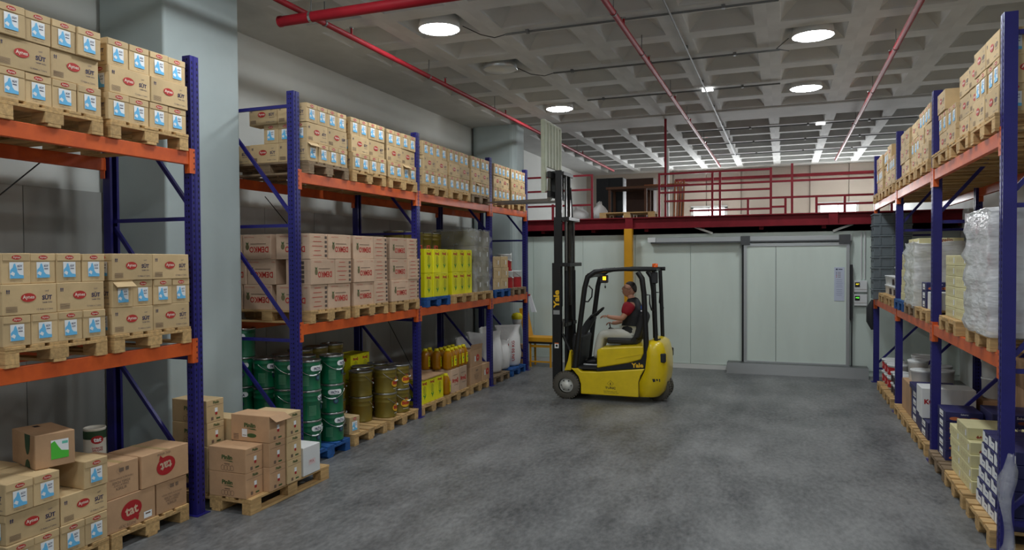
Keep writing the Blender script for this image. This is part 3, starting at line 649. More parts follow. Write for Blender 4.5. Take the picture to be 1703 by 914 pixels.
def p_tatred(m, w, h): m.oval(.05, 0, .07, .06, RED, .001, 20).rect(.05, 0, .06, .028, KRAFT2, .0016).rect(-.06, -.01, .05, .09, WBOX, .001)
def p_small(m, w, h): m.ring(-.02, 0, .04, .045, PGREY, .001, 4).rect(.07, -.01, .035, .08, WHITE, .001).rect(-.08, .04, .05, .006, PGREY, .001)
def p_cream(m, w, h): m.text('Aegelin', .02, .02, w*.42, mat('print_brown', srgb(140, 60, 44), .6), .001, bold=.02).poly([(-w*.32, -.03), (-w*.28, -.01), (-w*.26, -.03), (-w*.22, -.012), (-w*.2, -.035), (-w*.3, -.042)], MATS['print_brown'], .001)
def p_creamx(m, w, h):
    for k in range(4): m.ring((k-1.5)*w*.2, .005, .012, .016, mat('print_tan', srgb(176, 150, 110), .6), .001, 10)
    m.rect(w*.38 if w > .3 else 0, 0, .04, .055, WHITE, .001)
def p_navy(m, w, h): m.text('Sebama', 0, .028, w*.2, WHITE, .001).oval(-w*.26, -.018, .05, .018, FOOD, .001).oval(w*.26, -.018, .05, .018, FOOD, .001).oval(0, -.02, .045, .016, mat('print_umber', srgb(120, 60, 50), .6), .001)
def p_navyx(m, w, h): m.rect(0, 0, w*.42, h*.66, WHITE, .001).rect(0, -.012, w*.3, .01, PGREY, .0015)
def p_navywhite(m, w, h): m.poly([(-w/2+.006, -h/2+.006), (w/2-.006, -h/2+.006), (w/2-.006, h/2-.035), (.0, h/2-.035), (-.02, h/2-.006), (-w/2+.006, h/2-.006)], WHITE, .001).rect(.02, -.01, .05, .012, MATS['print_lilac'], .0016)
def p_ko(m, w, h): m.text('KO', -.2, .02, .11, DRED, .001, bold=.05, h=.06).rect(-.04, -.03, .24, .005, PGREY, .001).rect(0, -.1, .03, .03, PNAVY, .001)
def p_whitebox(m, w, h): m.rect(0, -.02, .11, .055, mat('sticker_pink', srgb(226, 206, 206), .6), .001).text('M.A.', 0, -.015, .07, DRED, .0016)
def p_green(m, w, h):
    m.rect(.03, 0, .12, .14, WHITE, .001).poly([(-.03, -.07), (.09, -.07), (.09, -.02), (.04, -.01), (.02, .02), (-.005, .065), (-.03, .05)], LGREEN, .0016).rect(.065, .045, .04, .02, mat('print_aqua', srgb(110, 200, 180), .5), .0018)
def p_greenside(m, w, h):
    m.poly([(.03, h/2-.004), (.13, h/2-.004), (.12, .02), (.1, -.02), (.08, -.03), (.06, -.02), (.04, .02)], DGREEN, .001).poly([(.03, -h/2+.004), (.05, -.075), (.08, -.06), (.11, -.075), (.13, -h/2+.004)], DGREEN, .001)

# ---------------------------------------------------- floor, near left: milk cartons, tomato cartons
milk_stack(3.74, PZ, 'floor stack at left picture edge', 'ELE', seed=60, skip=((2, 2),), flank=0)
for k, (xx, yy) in enumerate(((-5.55, 3.45), (-5.55, 3.65))): carton(xx, yy, PZ+2*(CH+.002), 0, 'milk carton %s behind top row, floor stack at left edge' % ORD[k], ends=(), sides=(1,))
for l in range(2):
    for k in range(4): carton(-5.56 if l == 0 else -5.24, 3.44+.2*k if l == 0 else (3.54 if k < 2 else 3.94), PZ+l*(CH+.002), 0 if l == 0 else PI/2, 'milk carton %s in hidden second rank, %s row, floor stack at left edge' % (ORD[k], ['bottom', 'middle'][l]), ends=(), sides=()) if not (l == 1 and k in (1, 3)) else None
gb = cbox(-5.22, 3.83, PZ+3*(CH+.002)+.002, .42, .27, .25, KRAFT2, -.28, 'kraft carton with green and white milk window on top of stack', prints=(('+x', 'green_window', p_green), ('-y', 'green_print', p_greenside)))
O('handle_hole', MB().box(-.16, -.1, -.02, .02, .2501, .2505, SLOT), gb)
TZ = PZ
pallet(LX-.6, 4.56, 0, 'wooden pallet below the tomato paste cartons by the near post')
cbox(LX-.02-.17, 4.37, TZ, .34, .48, .265, KRAFT2, 0, 'lower kraft carton with upright red oval and white label', prints=(('+x', 'oval_logo/low', p_tatlow),))
cbox(LX-.02-.25, 4.79, TZ, .5, .33, .265, KRAFT2, 0, 'lower kraft tomato carton with handling print beside the near post', prints=(('+x', 'handling_print', p_tatend),), tape=TAPE)
cbox(LX-.03-.25, 4.29, TZ+.267, .5, .33, .275, KRAFT2, 0, 'upper kraft tomato carton with handling print next to the tin', prints=(('+x', 'handling_print', p_tatend),), tape=TAPE)
cbox(LX-.01-.19, 4.72, TZ+.267, .38, .5, .275, KRAFT2, 0, 'upper kraft carton with upside-down red oval', prints=(('+x', 'oval_logo/180', p_tat180),), tape=TAPE)
cbox(LX-.5-.2, 4.4, TZ, .35, .6, .4, KRAFT2, 0, 'kraft carton at the back below the tomato tin')
tn = O('tomato_tin', MB().lathe([(.0, 0), (.088, 0), (.09, .006), (.087, .012), (.087, .1), (.089, .105), (.087, .11), (.087, .318), (.09, .324), (.088, .33), (.08, .33), (.08, .322), (0, .322)], mat('tin_white_print', srgb(222, 216, 202), .35), 28), None, (-5.53, 4.52, TZ+.402), label='tomato paste tin with white, red and green label', cat='tin')
def wrapdecal(m, fnpts, r, z, a0, mt, e=.001):   # 2-D outline wrapped on a cylinder
    n = len(fnpts); vs = [((r+e)*math.cos(a0+x/r), (r+e)*math.sin(a0+x/r), z+y) for x, y in fnpts]; m.add(vs, [tuple(range(n))], mt)
def wraptext(m, t, w, r, z, a0, mt, e=.002, bold=0., h=None, rot=0):
    vs, fs, tw, th = text_geo(t, bold); k = w/tw; ky = (h/th) if h else k
    m.add([((r+e)*math.cos(a0+x*k/r), (r+e)*math.sin(a0+x*k/r), z+y*ky) for x, y in vs], fs, mt)
def strip(m, r, z0, z1, a0, a1, mt, e=.001, n=10):
    vs = []
    for k in range(n+1):
        a = a0+(a1-a0)*k/n; vs += [((r+e)*math.cos(a), (r+e)*math.sin(a), z0), ((r+e)*math.cos(a), (r+e)*math.sin(a), z1)]
    m.add(vs, [(2*k, 2*k+2, 2*k+3, 2*k+1) for k in range(n)], mt, True)
def oval_pts(rx, ry, n=20): return [(rx*math.cos(2*PI*k/n), ry*math.sin(2*PI*k/n)) for k in range(n)]
def ovalwrap(m, rx, ry, r, z, a0, mt, e=.001, n=16):
    vs = [((r+e)*math.cos(a0), (r+e)*math.sin(a0), z)]
    for k in range(n): x, y = rx*math.cos(2*PI*k/n), ry*math.sin(2*PI*k/n); vs.append(((r+e)*math.cos(a0+x/r), (r+e)*math.sin(a0+x/r), z+y))
    mid = [((r+e)*math.cos(a0+.5*rx*math.cos(2*PI*k/n)/r), (r+e)*math.sin(a0+.5*rx*math.cos(2*PI*k/n)/r), z+.5*ry*math.sin(2*PI*k/n)) for k in range(n)]
    vs += mid; N = n
    m.add(vs, [(0, 1+N+k, 1+N+(k+1) % N) for k in range(N)]+[(1+N+k, 1+k, 1+(k+1) % N, 1+N+(k+1) % N) for k in range(N)], mt, True)
m = MB(); strip(m, .087, .02, .09, 0, 2*PI, DRED, .001, 28); strip(m, .087, .24, .31, 0, 2*PI, DGREEN, .001, 28)
ovalwrap(m, .05, .035, .087, .235, -.45, DRED, .002); wraptext(m, 'tat', .06, .087, .235, -.45, WHITE, .003, .04); wraptext(m, 'DOMATES', .085, .087, .165, -.45, DRED, .002, .02); wraptext(m, 'SALÇASI', .08, .087, .145, -.45, DRED, .002, .02)
ovalwrap(m, .028, .02, .087, .085, -.7, RED, .002); ovalwrap(m, .03, .022, .087, .09, -.2, RED, .002)
O('label', m, tn)

# ---------------------------------------------------- pallet of kraft cartons beside the column
pallet(-4.87, 5.82, 0, 'wooden pallet on the floor between the two left racks', rz=PI/2)
pe = lambda: (('-y', 'brand_print', p_pen), ('+x', 'end_print', p_penend))
W_, D_, H_ = .42, .23, .226
for k in range(2): cbox(-4.73, 5.33, PZ+k*(H_+.002), W_, D_, H_, KRAFT2, 0, '%s kraft carton of the front pair, pallet beside grey column' % ['lower', 'upper'][k], prints=pe())
for k in range(2): cbox(-4.66, 5.57, PZ+k*(H_+.002), W_, D_, H_, KRAFT2, 0, '%s kraft carton under the open-flapped carton beside grey column' % ['lower', 'upper'][k], prints=(('+x', 'end_print', p_penend),))
ob = cbox(-4.67, 5.57, PZ+2*(H_+.002), .44, .235, .25, KRAFT2, .02, 'open-flapped kraft carton with white sticker atop the pallet stack', prints=(('-y', 'brand_print/big', p_penbig), ('+x', 'end_print', p_penend)))
O('open_flap', MB().hexa([(.22, -.115, .244), (.3, -.115, .2), (.3, .115, .2), (.22, .115, .244), (.22, -.115, .249), (.302, -.115, .204), (.302, .115, .204), (.22, .115, .249)], KRAFT2), ob)
for k in range(3): cbox(-4.65, 5.81, PZ+k*(H_+.002), W_, .215, H_, KRAFT, 0, '%s kraft carton in column beside the white box' % ['bottom', 'middle', 'top'][k], prints=(('+x', 'end_print', p_penend),))
cbox(-4.63, 6.1, PZ, .36, .28, .285, WBOX, 0, 'plain white carton with small pink sticker on pallet', prints=(('+x', 'sticker', p_whitebox),))
for k in range(4): cbox(-5.2, 5.36, PZ+k*.214, W_, .22, .212, KRAFT, 0, '%s kraft carton in tall column behind the near blue post' % ['bottom', 'second', 'third', 'top'][k], prints=(('+x', 'end_print', p_penend), ('-y', 'brand_print', p_pen)))
for k in range(3): cbox(-5.15, 5.62, PZ+k*.214, W_, .22, .212, KRAFT, 0, '%s kraft carton in shaded column behind the open-flapped carton' % ['bottom', 'middle', 'top'][k])

# ---------------------------------------------------- drums
def drum_mesh(r, h, m):
    return MB().lathe([(0, .004), (r-.012, .004), (r-.008, 0), (r-.004, .0), (r-.004, .012), (r-.006, .016), (r-.004, h*.62), (r, h*.64), (r-.003, h*.66), (r-.001, h*.8), (r+.003, h*.82), (r-.001, h*.84), (r+.001, h-.02)], m, 28).mesh('drum')
def rim_mesh(r, h): return MB().lathe([(r+.001, h-.022), (r+.006, h-.016), (r+.007, h-.004), (r+.002, h), (r-.006, h-.002), (r-.008, h-.018), (0, h-.02)], TIN, 28).mesh('rim')
GR, GH = .14, .34
GD, GRIM = drum_mesh(GR, GH, GDRUM), rim_mesh(GR, GH)
def frita_label():
    m = MB(); z = GH*.73; strip(m, GR, z-.03, z+.03, -.4, .4, WHITE, .003, 8)
    ovalwrap(m, .03, .03, GR, z, -.4, WHITE, .0028, 12); ovalwrap(m, .03, .03, GR, z, .4, WHITE, .0028, 12)
    wraptext(m, 'FRİTA', .1, GR, z, 0, PNAVY, .0045, .03, .042); ovalwrap(m, .032, .032, GR, .14, .05, PNAVY, .002); ovalwrap(m, .02, .02, GR, .14, .05, mat('print_teal', srgb(60, 110, 120), .5), .003)
    for k in range(9): strip(m, GR, .06+.013*k, .064+.013*k, -1.35, -.75, mat('print_pale_green', srgb(110, 165, 130), .5), .0015, 4)
    return m.mesh('label')
def bail(r, h, zf=.8, sag=.1):
    pts = [((r+.012)*math.cos(a), (r+.012)*math.sin(a), h*zf-sag*math.sin((a+1.35)/2.7*PI)) for a in [-1.35+2.7*k/10 for k in range(11)]]
    return MB().tube(pts, .0035, TIN, 5).tube(pts[4:7], .008, WHITE, 6).mesh('bail_handle')
GLAB, GBAIL = frita_label(), bail(GR, GH)
ND = [0]
def drum(x, y, z, body, rim, labm, bl, ang, lab, grp):
    ND[0] += 1; o = O('metal_drum', body, None, (x, y, z), ang, label=lab, cat='drum', group=grp)
    O('rim', rim, o)
    if labm: O('label', labm, o, kind='stuff')
    if bl: O('bail_handle', bl, o, rz=jit(.6))
pallet(LX-.58, 7.1, 0, 'blue pallet on the floor below the green drums', BLUEP)
LV = ['bottom', 'second', 'third', 'fourth']
for i, y in enumerate((6.9, 7.4)):
    for j, x in enumerate((-5.07, -5.37, -5.67)):
        if i == 1 and j > 0: continue
        for k in range(3):
            drum(x, y if not (i == 1) else 7.36, PZ+.002+k*(GH+.001), GD, GRIM, GLAB, GBAIL, jit(.25)-.1+(k % 2)*.35*(1 if i == 0 else -1), 'green drum, %s level, %s in the %s' % (LV[k], ['front', 'second back', 'rearmost'][j], ['column beside the blue post', 'stack beside the small milk carton'][i]), 'green drums')
for j, (x, y, n) in enumerate(((-5.45, 6.62+.0, 3), (-5.76, 6.62, 3), (-5.9, 6.95, 4), (-6.2, 6.75, 4))):
    pass
for x, y, ks, w in ((-5.97, 6.88, (0, 1, 2, 3), 'shaded rear stack'), (-5.36, 7.21, (0, 1, 2), 'stack tucked behind the front ones'), (-5.66, 7.21, (2,), 'back stack against the wall')):
    for k in ks: drum(x, y, PZ+.002+k*(GH+.001) if len(ks) > 1 else PZ+.002+2*(GH+.001), GD, GRIM, GLAB, None, -1.2+jit(.2), 'green drum, %s level, in the %s' % (LV[k], w), 'green drums')
for k in (0, 1): drum(-5.66, 7.21, PZ+.002+k*(GH+.001), GD, GRIM, None, None, 0, 'green drum, %s level, in the back stack against the wall' % LV[k], 'green drums')
OR, OH = .155, .336
OD, ORIM, OBAIL = drum_mesh(OR, OH, ODRUM), rim_mesh(OR, OH), bail(OR, OH, .82, .12)
m = MB(); ovalwrap(m, .085, .055, OR, .13, 0, mat('print_gold', srgb(232, 176, 40), .45), .002, 20); wraptext(m, 'Bizim', .13, OR, .135, 0, RED, .0035, .05, .05); wraptext(m, 'Yağ', .04, OR, .195, 0, RED, .003, .03); strip(m, OR, .05, .06, -.35, .35, mat('print_silver', srgb(190, 186, 170), .4), .002)
OLAB = m.mesh('label')
pallet(LX-.6, 8.02, 0, 'half-empty wooden pallet on floor beside the blue pallet')
pallet(LX-.6, 8.9, 0, 'wooden pallet on floor below the front olive drums')
og = 'olive gold drums'
for (x, y), nm, n, a in (((-5.12, 8.7), 'front-left stack', 2, .1), ((-5.12, 9.07), 'front-right stack beside the third post', 2, -.1), ((-5.3, 8.36), 'set-back stack with plain side', 2, 1.2), ((-5.5, 8.72), 'second-row left stack', 2, .5), ((-5.46, 9.07), 'second-row right stack', 2, .3), ((-5.5, 8.02), 'stack behind the small milk carton', 2, 1.0), ((-5.82, 8.1), 'rear wall stack, left one', 3, .6), ((-5.82, 8.46), 'rear wall stack, right one', 3, .2), ((-5.82, 7.76), 'rear wall stack, leftmost one', 3, 1.3)):
    for k in range(n): drum(x, y, PZ+.002+k*(OH+.001), OD, ORIM, OLAB, OBAIL if n == 2 else None, a+jit(.25), 'olive gold drum, %s level, %s' % (LV[k] if n > 2 else ['lower', 'upper'][k], nm), og)
carton(-5.17, 7.72, PZ, -.1, 'single milk carton on floor pallet beside green drums')
# yellow oil boxes
def ybox(x, y, z, w, d, h, lab, sides=('+x', '-y')):
    o = cbox(x, y, z, w, d, h, YBOX, 0, lab, 'yellow_carton', 'carton', 'yellow oil cartons', [(s, 'oil_print', p_yel) for s in sides])
    return o
for k in range(2):
    for j in range(2): ybox(-5.84-.0, 8.85+.25*k, PZ+.36*j+.1, .3, .24, .35, 'yellow carton, %s, behind the olive drums, %s one' % (['lower', 'upper'][j], ['left', 'right'][k]))
O('box_plinth', MB().box(-6.0, -5.69, 8.7, 9.25, PZ, PZ+.098, KRAFT), label='flat kraft tray below yellow cartons behind olive drums', cat='tray')

# ---------------------------------------------------- far left rack, middle shelf
def demko(x, y, z, long, lab, bar=False):
    if long: cbox(x-.17, y, z, .34, .46, .287, KRAFT3, 0, lab, grp='fruit cartons', prints=(('+x', 'fruit_print', p_demko),)+((('-y', 'barcode_print', p_demkobar),) if bar else ()))
    else: cbox(x-.23, y, z, .46, .335, .287, KRAFT3, 0, lab, grp='fruit cartons', prints=(('+x', 'list_print', p_demkoend),)+((('-y', 'fruit_print', p_demko),) if bar else ()))
zb = zm2+PZ
for q, yc_ in enumerate((7.14, 8.04, 8.94)):
    pw = ['first', 'second', 'third'][q]
    PL(yc_, zm2, 'fruit cartons, %s on the middle shelf beyond grey column' % pw)
    for l in range(3):
        a = [('E', -.235), ('L', .17)] if (q == 0 and l != 1) else [('L', -.165), ('E', .235)]
        for k, (t_, dy) in enumerate(a):
            demko(LX+.01+jit(.012), yc_+dy+(.0 if q else .02), zb+l*.289, t_ == 'L', 'fruit carton with %s, %s row, %s pallet of middle shelf' % ('upside-down red name' if t_ == 'L' else 'red list lines', ['bottom', 'middle', 'top'][l], pw), k == 0)
        if q == 0:
            for j in range(2): cbox(LX-.48-.25-.42*j+(.06 if l == 1 else 0), 7.0, zb+l*.289, .4, .46, .287, KRAFT3, 0, 'fruit carton, %s row, %s behind the first blue post' % (['bottom', 'middle', 'top'][l], ['just', 'farther'][j]), grp='fruit cartons', prints=(('-y', 'fruit_print', p_demko),))
for q, (yc_, pm) in enumerate(((9.98, BLUEP), (10.92, WOOD))):
    pallet(LX+.02-.6, yc_, zm2, ['blue pallet under yellow cartons on the middle shelf', 'plain wooden pallet under yellow cartons on the middle shelf'][q], pm)
    for l in range(2):
        for k in range(3):
            ybox(LX-.02-.13+jit(.006), yc_-.26+.262*k, zb+.362*l, .26, .258, .36, 'yellow oil carton, %s from left, %s row, on the %s pallet' % (ORD[k], ['lower', 'upper'][l], ['blue', 'plain wooden'][q]), ('+x', '-y') if k == 0 else ('+x',))
        if q == 1: ybox(LX-.42, yc_-.3, zb+.362*l, .26, .258, .36, 'yellow oil carton set back beside the plain wooden pallet, %s row' % ['lower', 'upper'][l], ('-y', '+x'))
for k in range(3):
    h_ = O('can_handle', MB().tube([(0, -.04, 0), (0, -.04, .05), (0, .04, .05), (0, .04, 0)], .008, RED, 6), None, (LX-.25+.1, 9.7+.26*k, zb+.724), label='red carrying handle on upper yellow cartons, %s from left' % ORD[k], cat='handle')
# wrapped drums behind and wrapped stack
def film_shell(x0, x1, y0, y1, z0, z1, amp, seed, name='film', FILM=FILM):
    rnd = random.Random(seed); m = MB(); nz = 14; per = []
    nx = 7
    for i in range(nx): per.append((x0+(x1-x0)*i/nx, y0))
    for i in range(nx): per.append((x1, y0+(y1-y0)*i/nx))
    for i in range(nx): per.append((x1-(x1-x0)*i/nx, y1))
    for i in range(nx): per.append((x0, y1-(y1-y0)*i/nx))
    n = len(per); vs = []; cx, cy = (x0+x1)/2, (y0+y1)/2
    for j in range(nz+1):
        t = j/nz; z = z0+(z1-z0)*t; band = amp*.7*math.sin(t*5*2*PI)
        for i, (x, y) in enumerate(per):
            dx, dy = (x-cx)/(x1-x0)*2, (y-cy)/(y1-y0)*2
            o = rnd.uniform(-amp*.3, amp)+band; vs.append((x+dx*o, y+dy*o, z+(rnd.uniform(-amp, amp*1.6) if j in (nz,) else 0)))
    m.add(vs, [(j*n+i, j*n+(i+1) % n, (j+1)*n+(i+1) % n, (j+1)*n+i) for j in range(nz) for i in range(n)], FILM, True)
    m.add(vs[-n:], [tuple(range(n))], FILM)
    return m.mesh(name)
for q, y in enumerate((9.85, 10.18, 10.51, 10.84, 11.17)):
    for k in range(2): drum(-5.62, y, zb+k*(OH+.08)+.0, OD, ORIM, None, None, 0, 'olive drum, %s level, behind yellow cartons, %s from left' % (['lower', 'upper'][k], ORD[q]), og) if k == 0 else drum(-5.62, y, zb+OH+.001+.002, OD, ORIM, OLAB, None, jit(1), 'olive drum, upper level, behind yellow cartons, %s from left' % ORD[q], og)
for q, y in enumerate((9.85, 10.18, 10.51, 10.84, 11.17)): drum(-5.62, y, zb+2*(OH+.002)+.002, OD, ORIM, None, None, 0, 'olive drum, topmost level, behind yellow cartons, %s from left' % ORD[q], og)
PL(11.78, zm2, 'the film-wrapped stack on the middle shelf')
KHAKI = mat('khaki_board', srgb(120, 112, 84), .6, var=.1, obj=True)
for l in range(4):
    for k in range(2):
        for j in range(2): cbox(LX-.02-.2-.4*j, 11.62+.335*k, zb+.265*l, .39, .33, .262, KHAKI, 0, 'khaki carton in film wrap, %s row, %s %s, middle shelf' % (['bottom', 'second', 'third', 'top'][l], ['left', 'right'][k], ['front', 'rear'][j]), grp='khaki cartons', prints=(('+x', 'marks', p_small),) if j == 0 else ())
O('stretch_film', film_shell(LX-.85, LX+.0, 11.44, 12.14, zb-.02, zb+1.08, .012, 5), label='clear stretch film around khaki cartons on the middle shelf', cat='film')
pallet(LX+.02-.6, 12.68, zm2, 'blue pallet under small brown cartons on the middle shelf', BLUEP); pallet(LX+.02-.6, 13.6, zm2, 'dark weathered pallet under red and white tins', WOODG)
for l in range(3):
    for k in range(2):
        cbox(LX-.03-.17, 12.5+.39*k+(.03 if l == 1 else 0), zb+.205*l, .34, .375, .203, KRAFT, 0, 'small brown carton, %s row, %s, beside red tins' % (['bottom', 'middle', 'top'][l], ['left', 'right'][k]), grp='small brown cartons', prints=(('+x', 'marks', p_small), ('-y', 'marks/s', p_small)))
def redtin(x, y, z, lab, rz):
    r, h = .15, .33; o = O('paint_tin', MB().lathe([(0, 0), (r-.004, 0), (r, .008), (r, h-.02), (r+.005, h-.014), (r+.005, h), (r-.01, h), (r-.012, h-.012), (0, h-.012)], PLW, 28), None, (x, y, z), rz, label=lab, cat='tin', group='red and white tins')
    m = MB(); strip(m, r, .0, h*.62, -1.5, 1.5, DRED, .001, 16); wrapdecal(m, [(-.02, .1), (.15, .1), (.15, .26), (.1, .25), (.03, .2)], r, .1, -.55, PLW, .003); strip(m, r, .04, .2, .15, .5, KRAFT3, .002, 5); O('label', m, o, kind='stuff')
    O('bail_handle', bail(r, h, .9, .1), o)
redtin(LX-.2, 13.38, zb, 'red and white tin, lower left, on weathered pallet', 0); redtin(LX-.18, 13.82, zb, 'red and white tin, lower right, on weathered pallet', .2); redtin(LX-.24, 13.42, zb+.332, 'red and white tin standing on another tin', -.2)

# ---------------------------------------------------- far left rack, floor
pallet(LX-.62, 9.86, 0, 'pale pallet on floor under three yellow cartons'); pallet(LX-.62, 10.76, 0, 'pallet on floor under the oil bottles and brown oil cartons'); pallet(LX-.62, 11.66, 0, 'pallet on floor under cartons with red ovals')
pallet(LX-.6, 12.66, 0, 'dark weathered pallet on floor under the largest sack', WOODG); pallet(LX-.6, 13.6, 0, 'blue pallet on floor under the white sacks', BLUEP)
for k in range(3): ybox(LX-.06-.14, 9.62+.255*k, PZ, .28, .25, .37, 'yellow oil carton on the floor pallet, %s from left' % ORD[k], ('+x', '-y') if k == 0 else ('+x',))
O('cardboard_sheet', MB().box(LX-.75, LX-.03, 9.5, 10.24, PZ+.371, PZ+.385, KRAFT2), label='flat cardboard sheet lying on three yellow cartons', cat='cardboard')
for k in range(3): ybox(LX-.5, 9.62+.255*k, PZ, .28, .25, .37, 'yellow oil carton in second rank on floor pallet, %s from left' % ORD[k], ())
BOT = MB().lathe([(0, 0), (.06, 0), (.075, .015), (.078, .05), (.074, .06), (.078, .07), (.074, .085), (.078, .1), (.074, .115), (.078, .13), (.078, .2), (.07, .25), (.05, .285), (.028, .3), (.026, .31)], OIL, 18, cap1=True).mesh('oil_bottle')
CAP = MB().lathe([(.034, .3), (.036, .306), (.036, .332), (.03, .338), (0, .338)], YCAP, 16).mesh('cap')
BH = MB().tube([(.05, 0, .28), (.035, 0, .31), (-.035, 0, .31), (-.05, 0, .28)], .007, YCAP, 6).mesh('handle')
m = MB(); strip(m, .078, .135, .205, -.62, .62, YBOX, .002, 8)
m2 = MB(); strip(m2, .078, .05, .21, -.42, .42, YBOX, .003, 8); wraptext(m2, 'Bryağ', .05, .078, .185, 0, RED, .005, .03); ovalwrap(m2, .014, .022, .078, .14, 0, MATS['print_leaf'], .005, 10); ovalwrap(m2, .012, .02, .078, .09, 0, MATS['print_olive'], .005, 10)
BLAB = m2.mesh('label')
def bottle(x, y, z, lab):
    o = O('oil_bottle', BOT, None, (x, y, z), jit(.3), label=lab, cat='bottle', group='cooking oil bottles'); O('cap', CAP, o); O('handle', BH, o); O('label', BLAB, o)
bottle(LX-.1, 10.42, PZ, 'amber oil bottle standing alone in front of brown oil cartons')
for k, (dx, y) in enumerate(((.3, 9.72), (.3, 9.98))): pass
for k in range(2): cbox(LX-.04-.15, 10.66+.31*k, PZ, .3, .3, .38, KRAFT3, 0, 'brown oil carton with red name, %s on floor pallet' % ['left', 'right'][k], prints=(('+x', 'oil_name', p_brown),))
cbox(LX-.57, 10.6, PZ, .42, .6, .38, KRAFT3, 0, 'brown oil carton behind the pair with red name')
for j in range(2):
    for k in range(5): bottle(LX-.12-.17*j, 10.55+.152*k-(.06 if j else 0), PZ+.382, 'amber oil bottle on brown cartons, %s rank, %s from left' % (['front', 'rear'][j], ORD[k]))
for k in range(2): bottle(LX-.46, 10.42+.16*k, PZ+.382, 'amber oil bottle on brown cartons, third rank, %s' % ['left', 'right'][k])
cbox(LX-.04-.2, 11.53, PZ, .4, .46, .3, KRAFT2, 0, 'lower kraft carton with handling print under an open-topped carton', prints=(('+x', 'handling_print', p_tatend),))
cbox(LX-.03-.15, 11.95, PZ, .3, .34, .3, KRAFT2, 0, 'lower kraft carton with red oval beside the fourth post', prints=(('+x', 'oval_print', p_tatred),))
ob = cbox(LX-.05-.2, 11.56, PZ+.302, .4, .5, .28, KRAFT2, 0, 'upper open-topped kraft carton with red oval by oil bottles', prints=(('+x', 'oval_print', p_tatred),))
O('open_flap', MB().hexa([(.196, -.25, .278), (.21, -.25, .39), (.21, .25, .37), (.196, .25, .278), (.2, -.25, .278), (.215, -.25, .39), (.215, .25, .37), (.2, .25, .278)], KRAFT2), ob)

# woven sacks
def sack(x, y, z, w, d, h, rz, lab, red=True, lean=0.):
    rnd = random.Random(int(y*100)); m = MB(); n = 24; prof = [(0, .55), (.02, .85), (.08, .98), (.3, 1.05), (.55, 1.03), (.72, 1.0), (.82, .97), (.9, 1.0), (1., 1.1)]
    vs = []
    for t, s in prof:
        fl = 1 if t < .62 else max(.14, 1-(t-.62)*2.9)
        for k in range(n):
            a = 2*PI*k/n; c, q = math.cos(a), math.sin(a); e = .7
            px = math.copysign(abs(c)**e, c)*d/2*s*fl; py = math.copysign(abs(q)**e, q)*w/2*s
            px += rnd.uniform(-.012, .012); py += rnd.uniform(-.012, .012)
            vs.append((px+lean*t*t, py, t*h+(rnd.uniform(-.03, .03) if t == 1 else rnd.uniform(-.008, .008))))
    m.add(vs, [(j*n+k, j*n+(k+1) % n, (j+1)*n+(k+1) % n, (j+1)*n+k) for j in range(len(prof)-1) for k in range(n)], SACK, True)
    m.add(vs[:n], [tuple(range(n))[::-1]], SACK); m.add(vs[-n:], [tuple(range(n))], SACK)
    o = O('woven_sack', m, None, (x, y, z), rz, label=lab, cat='sack', group='white sacks')
    if red:
        p = MB().frame((d/2*1.03+.012, 0, h*.4), (0, 1, 0), (lean*.4, 0, 1)); p.text('UN 50 KG', .05, 0, h*.5, DRED, .008, bold=.02, h=.06, rot=PI/2).oval(-.08, .12, .04, .05, DRED, .008)
        O('print', p, o)
    return o
sack(LX-.36, 12.7, PZ, .64, .42, .76, -.85, 'largest white sack, bulging, beside the fourth blue post', False, -.05)
sack(LX-.28, 13.22, PZ, .4, .32, .56, -.7, 'small white sack squeezed between two larger sacks', False)
sack(LX-.27, 13.68, PZ, .5, .34, .8, -.9, 'upright white sack with red lettering near last post', True, -.02)
sack(LX-.62, 13.25, PZ, .44, .34, .8, 0, 'tall white sack behind the others in last bay', False)
sack(LX-.66, 12.3, PZ, .5, .4, .7, 0, 'shaded white sack behind the fourth blue post', False)

# bench chair, hanging sheet, lamp on wall
ch = O('yellow_chair', None, label='yellow wooden chair behind the last left post', cat='chair')
O('seat', MB().box(-5.1, -4.5, 14.55, 14.95, .54, .64, YCOL).mesh('seat', .01), ch)
O('backrest', MB().hexa([(-5.16, 14.55, .6), (-5.08, 14.55, .6), (-5.08, 14.95, .6), (-5.16, 14.95, .6), (-5.28, 14.58, 1.24), (-5.2, 14.58, 1.24), (-5.2, 14.92, 1.24), (-5.28, 14.92, 1.24)], YCOL), ch)
O('apron', MB().box(-5.06, -4.54, 14.56, 14.94, .5, .54, FBLK), ch)
for x in (-5.05, -4.6):
    for y in (14.58, 14.9): O('leg', MB().box(x, x+.035, y, y+.035, 0, .5, YCOL), ch)
O('stretcher', MB().box(-5.02, -4.6, 14.585, 14.61, .1, .13, YCOL), ch); O('stretcher', MB().box(-5.02, -4.6, 14.585, 14.61, .42, .47, YCOL), ch)
O('kraft_carton', bmesh_box(.3, .2, .5, KRAFT2), None, (-5.22, 14.42, 0), .1, label='tall kraft carton on floor below the yellow chair', cat='carton')
sh = MB().hexa([(LX+.06, 14.2, 1.2), (LX+.16, 14.2, 1.2), (LX+.17, 14.22, 1.2), (LX+.07, 14.22, 1.2), (LX-.02, 14.2, 1.55), (LX+.05, 14.2, 1.55), (LX+.05, 14.22, 1.55), (LX-.02, 14.22, 1.55)], WHITE)
sh = O('hanging_sheet', sh, label='white sheet hanging from the last left post', cat='sheet'); O('red_clip', MB().box(LX-.03, LX+.03, 14.19, 14.23, 1.53, 1.57, RED), sh)
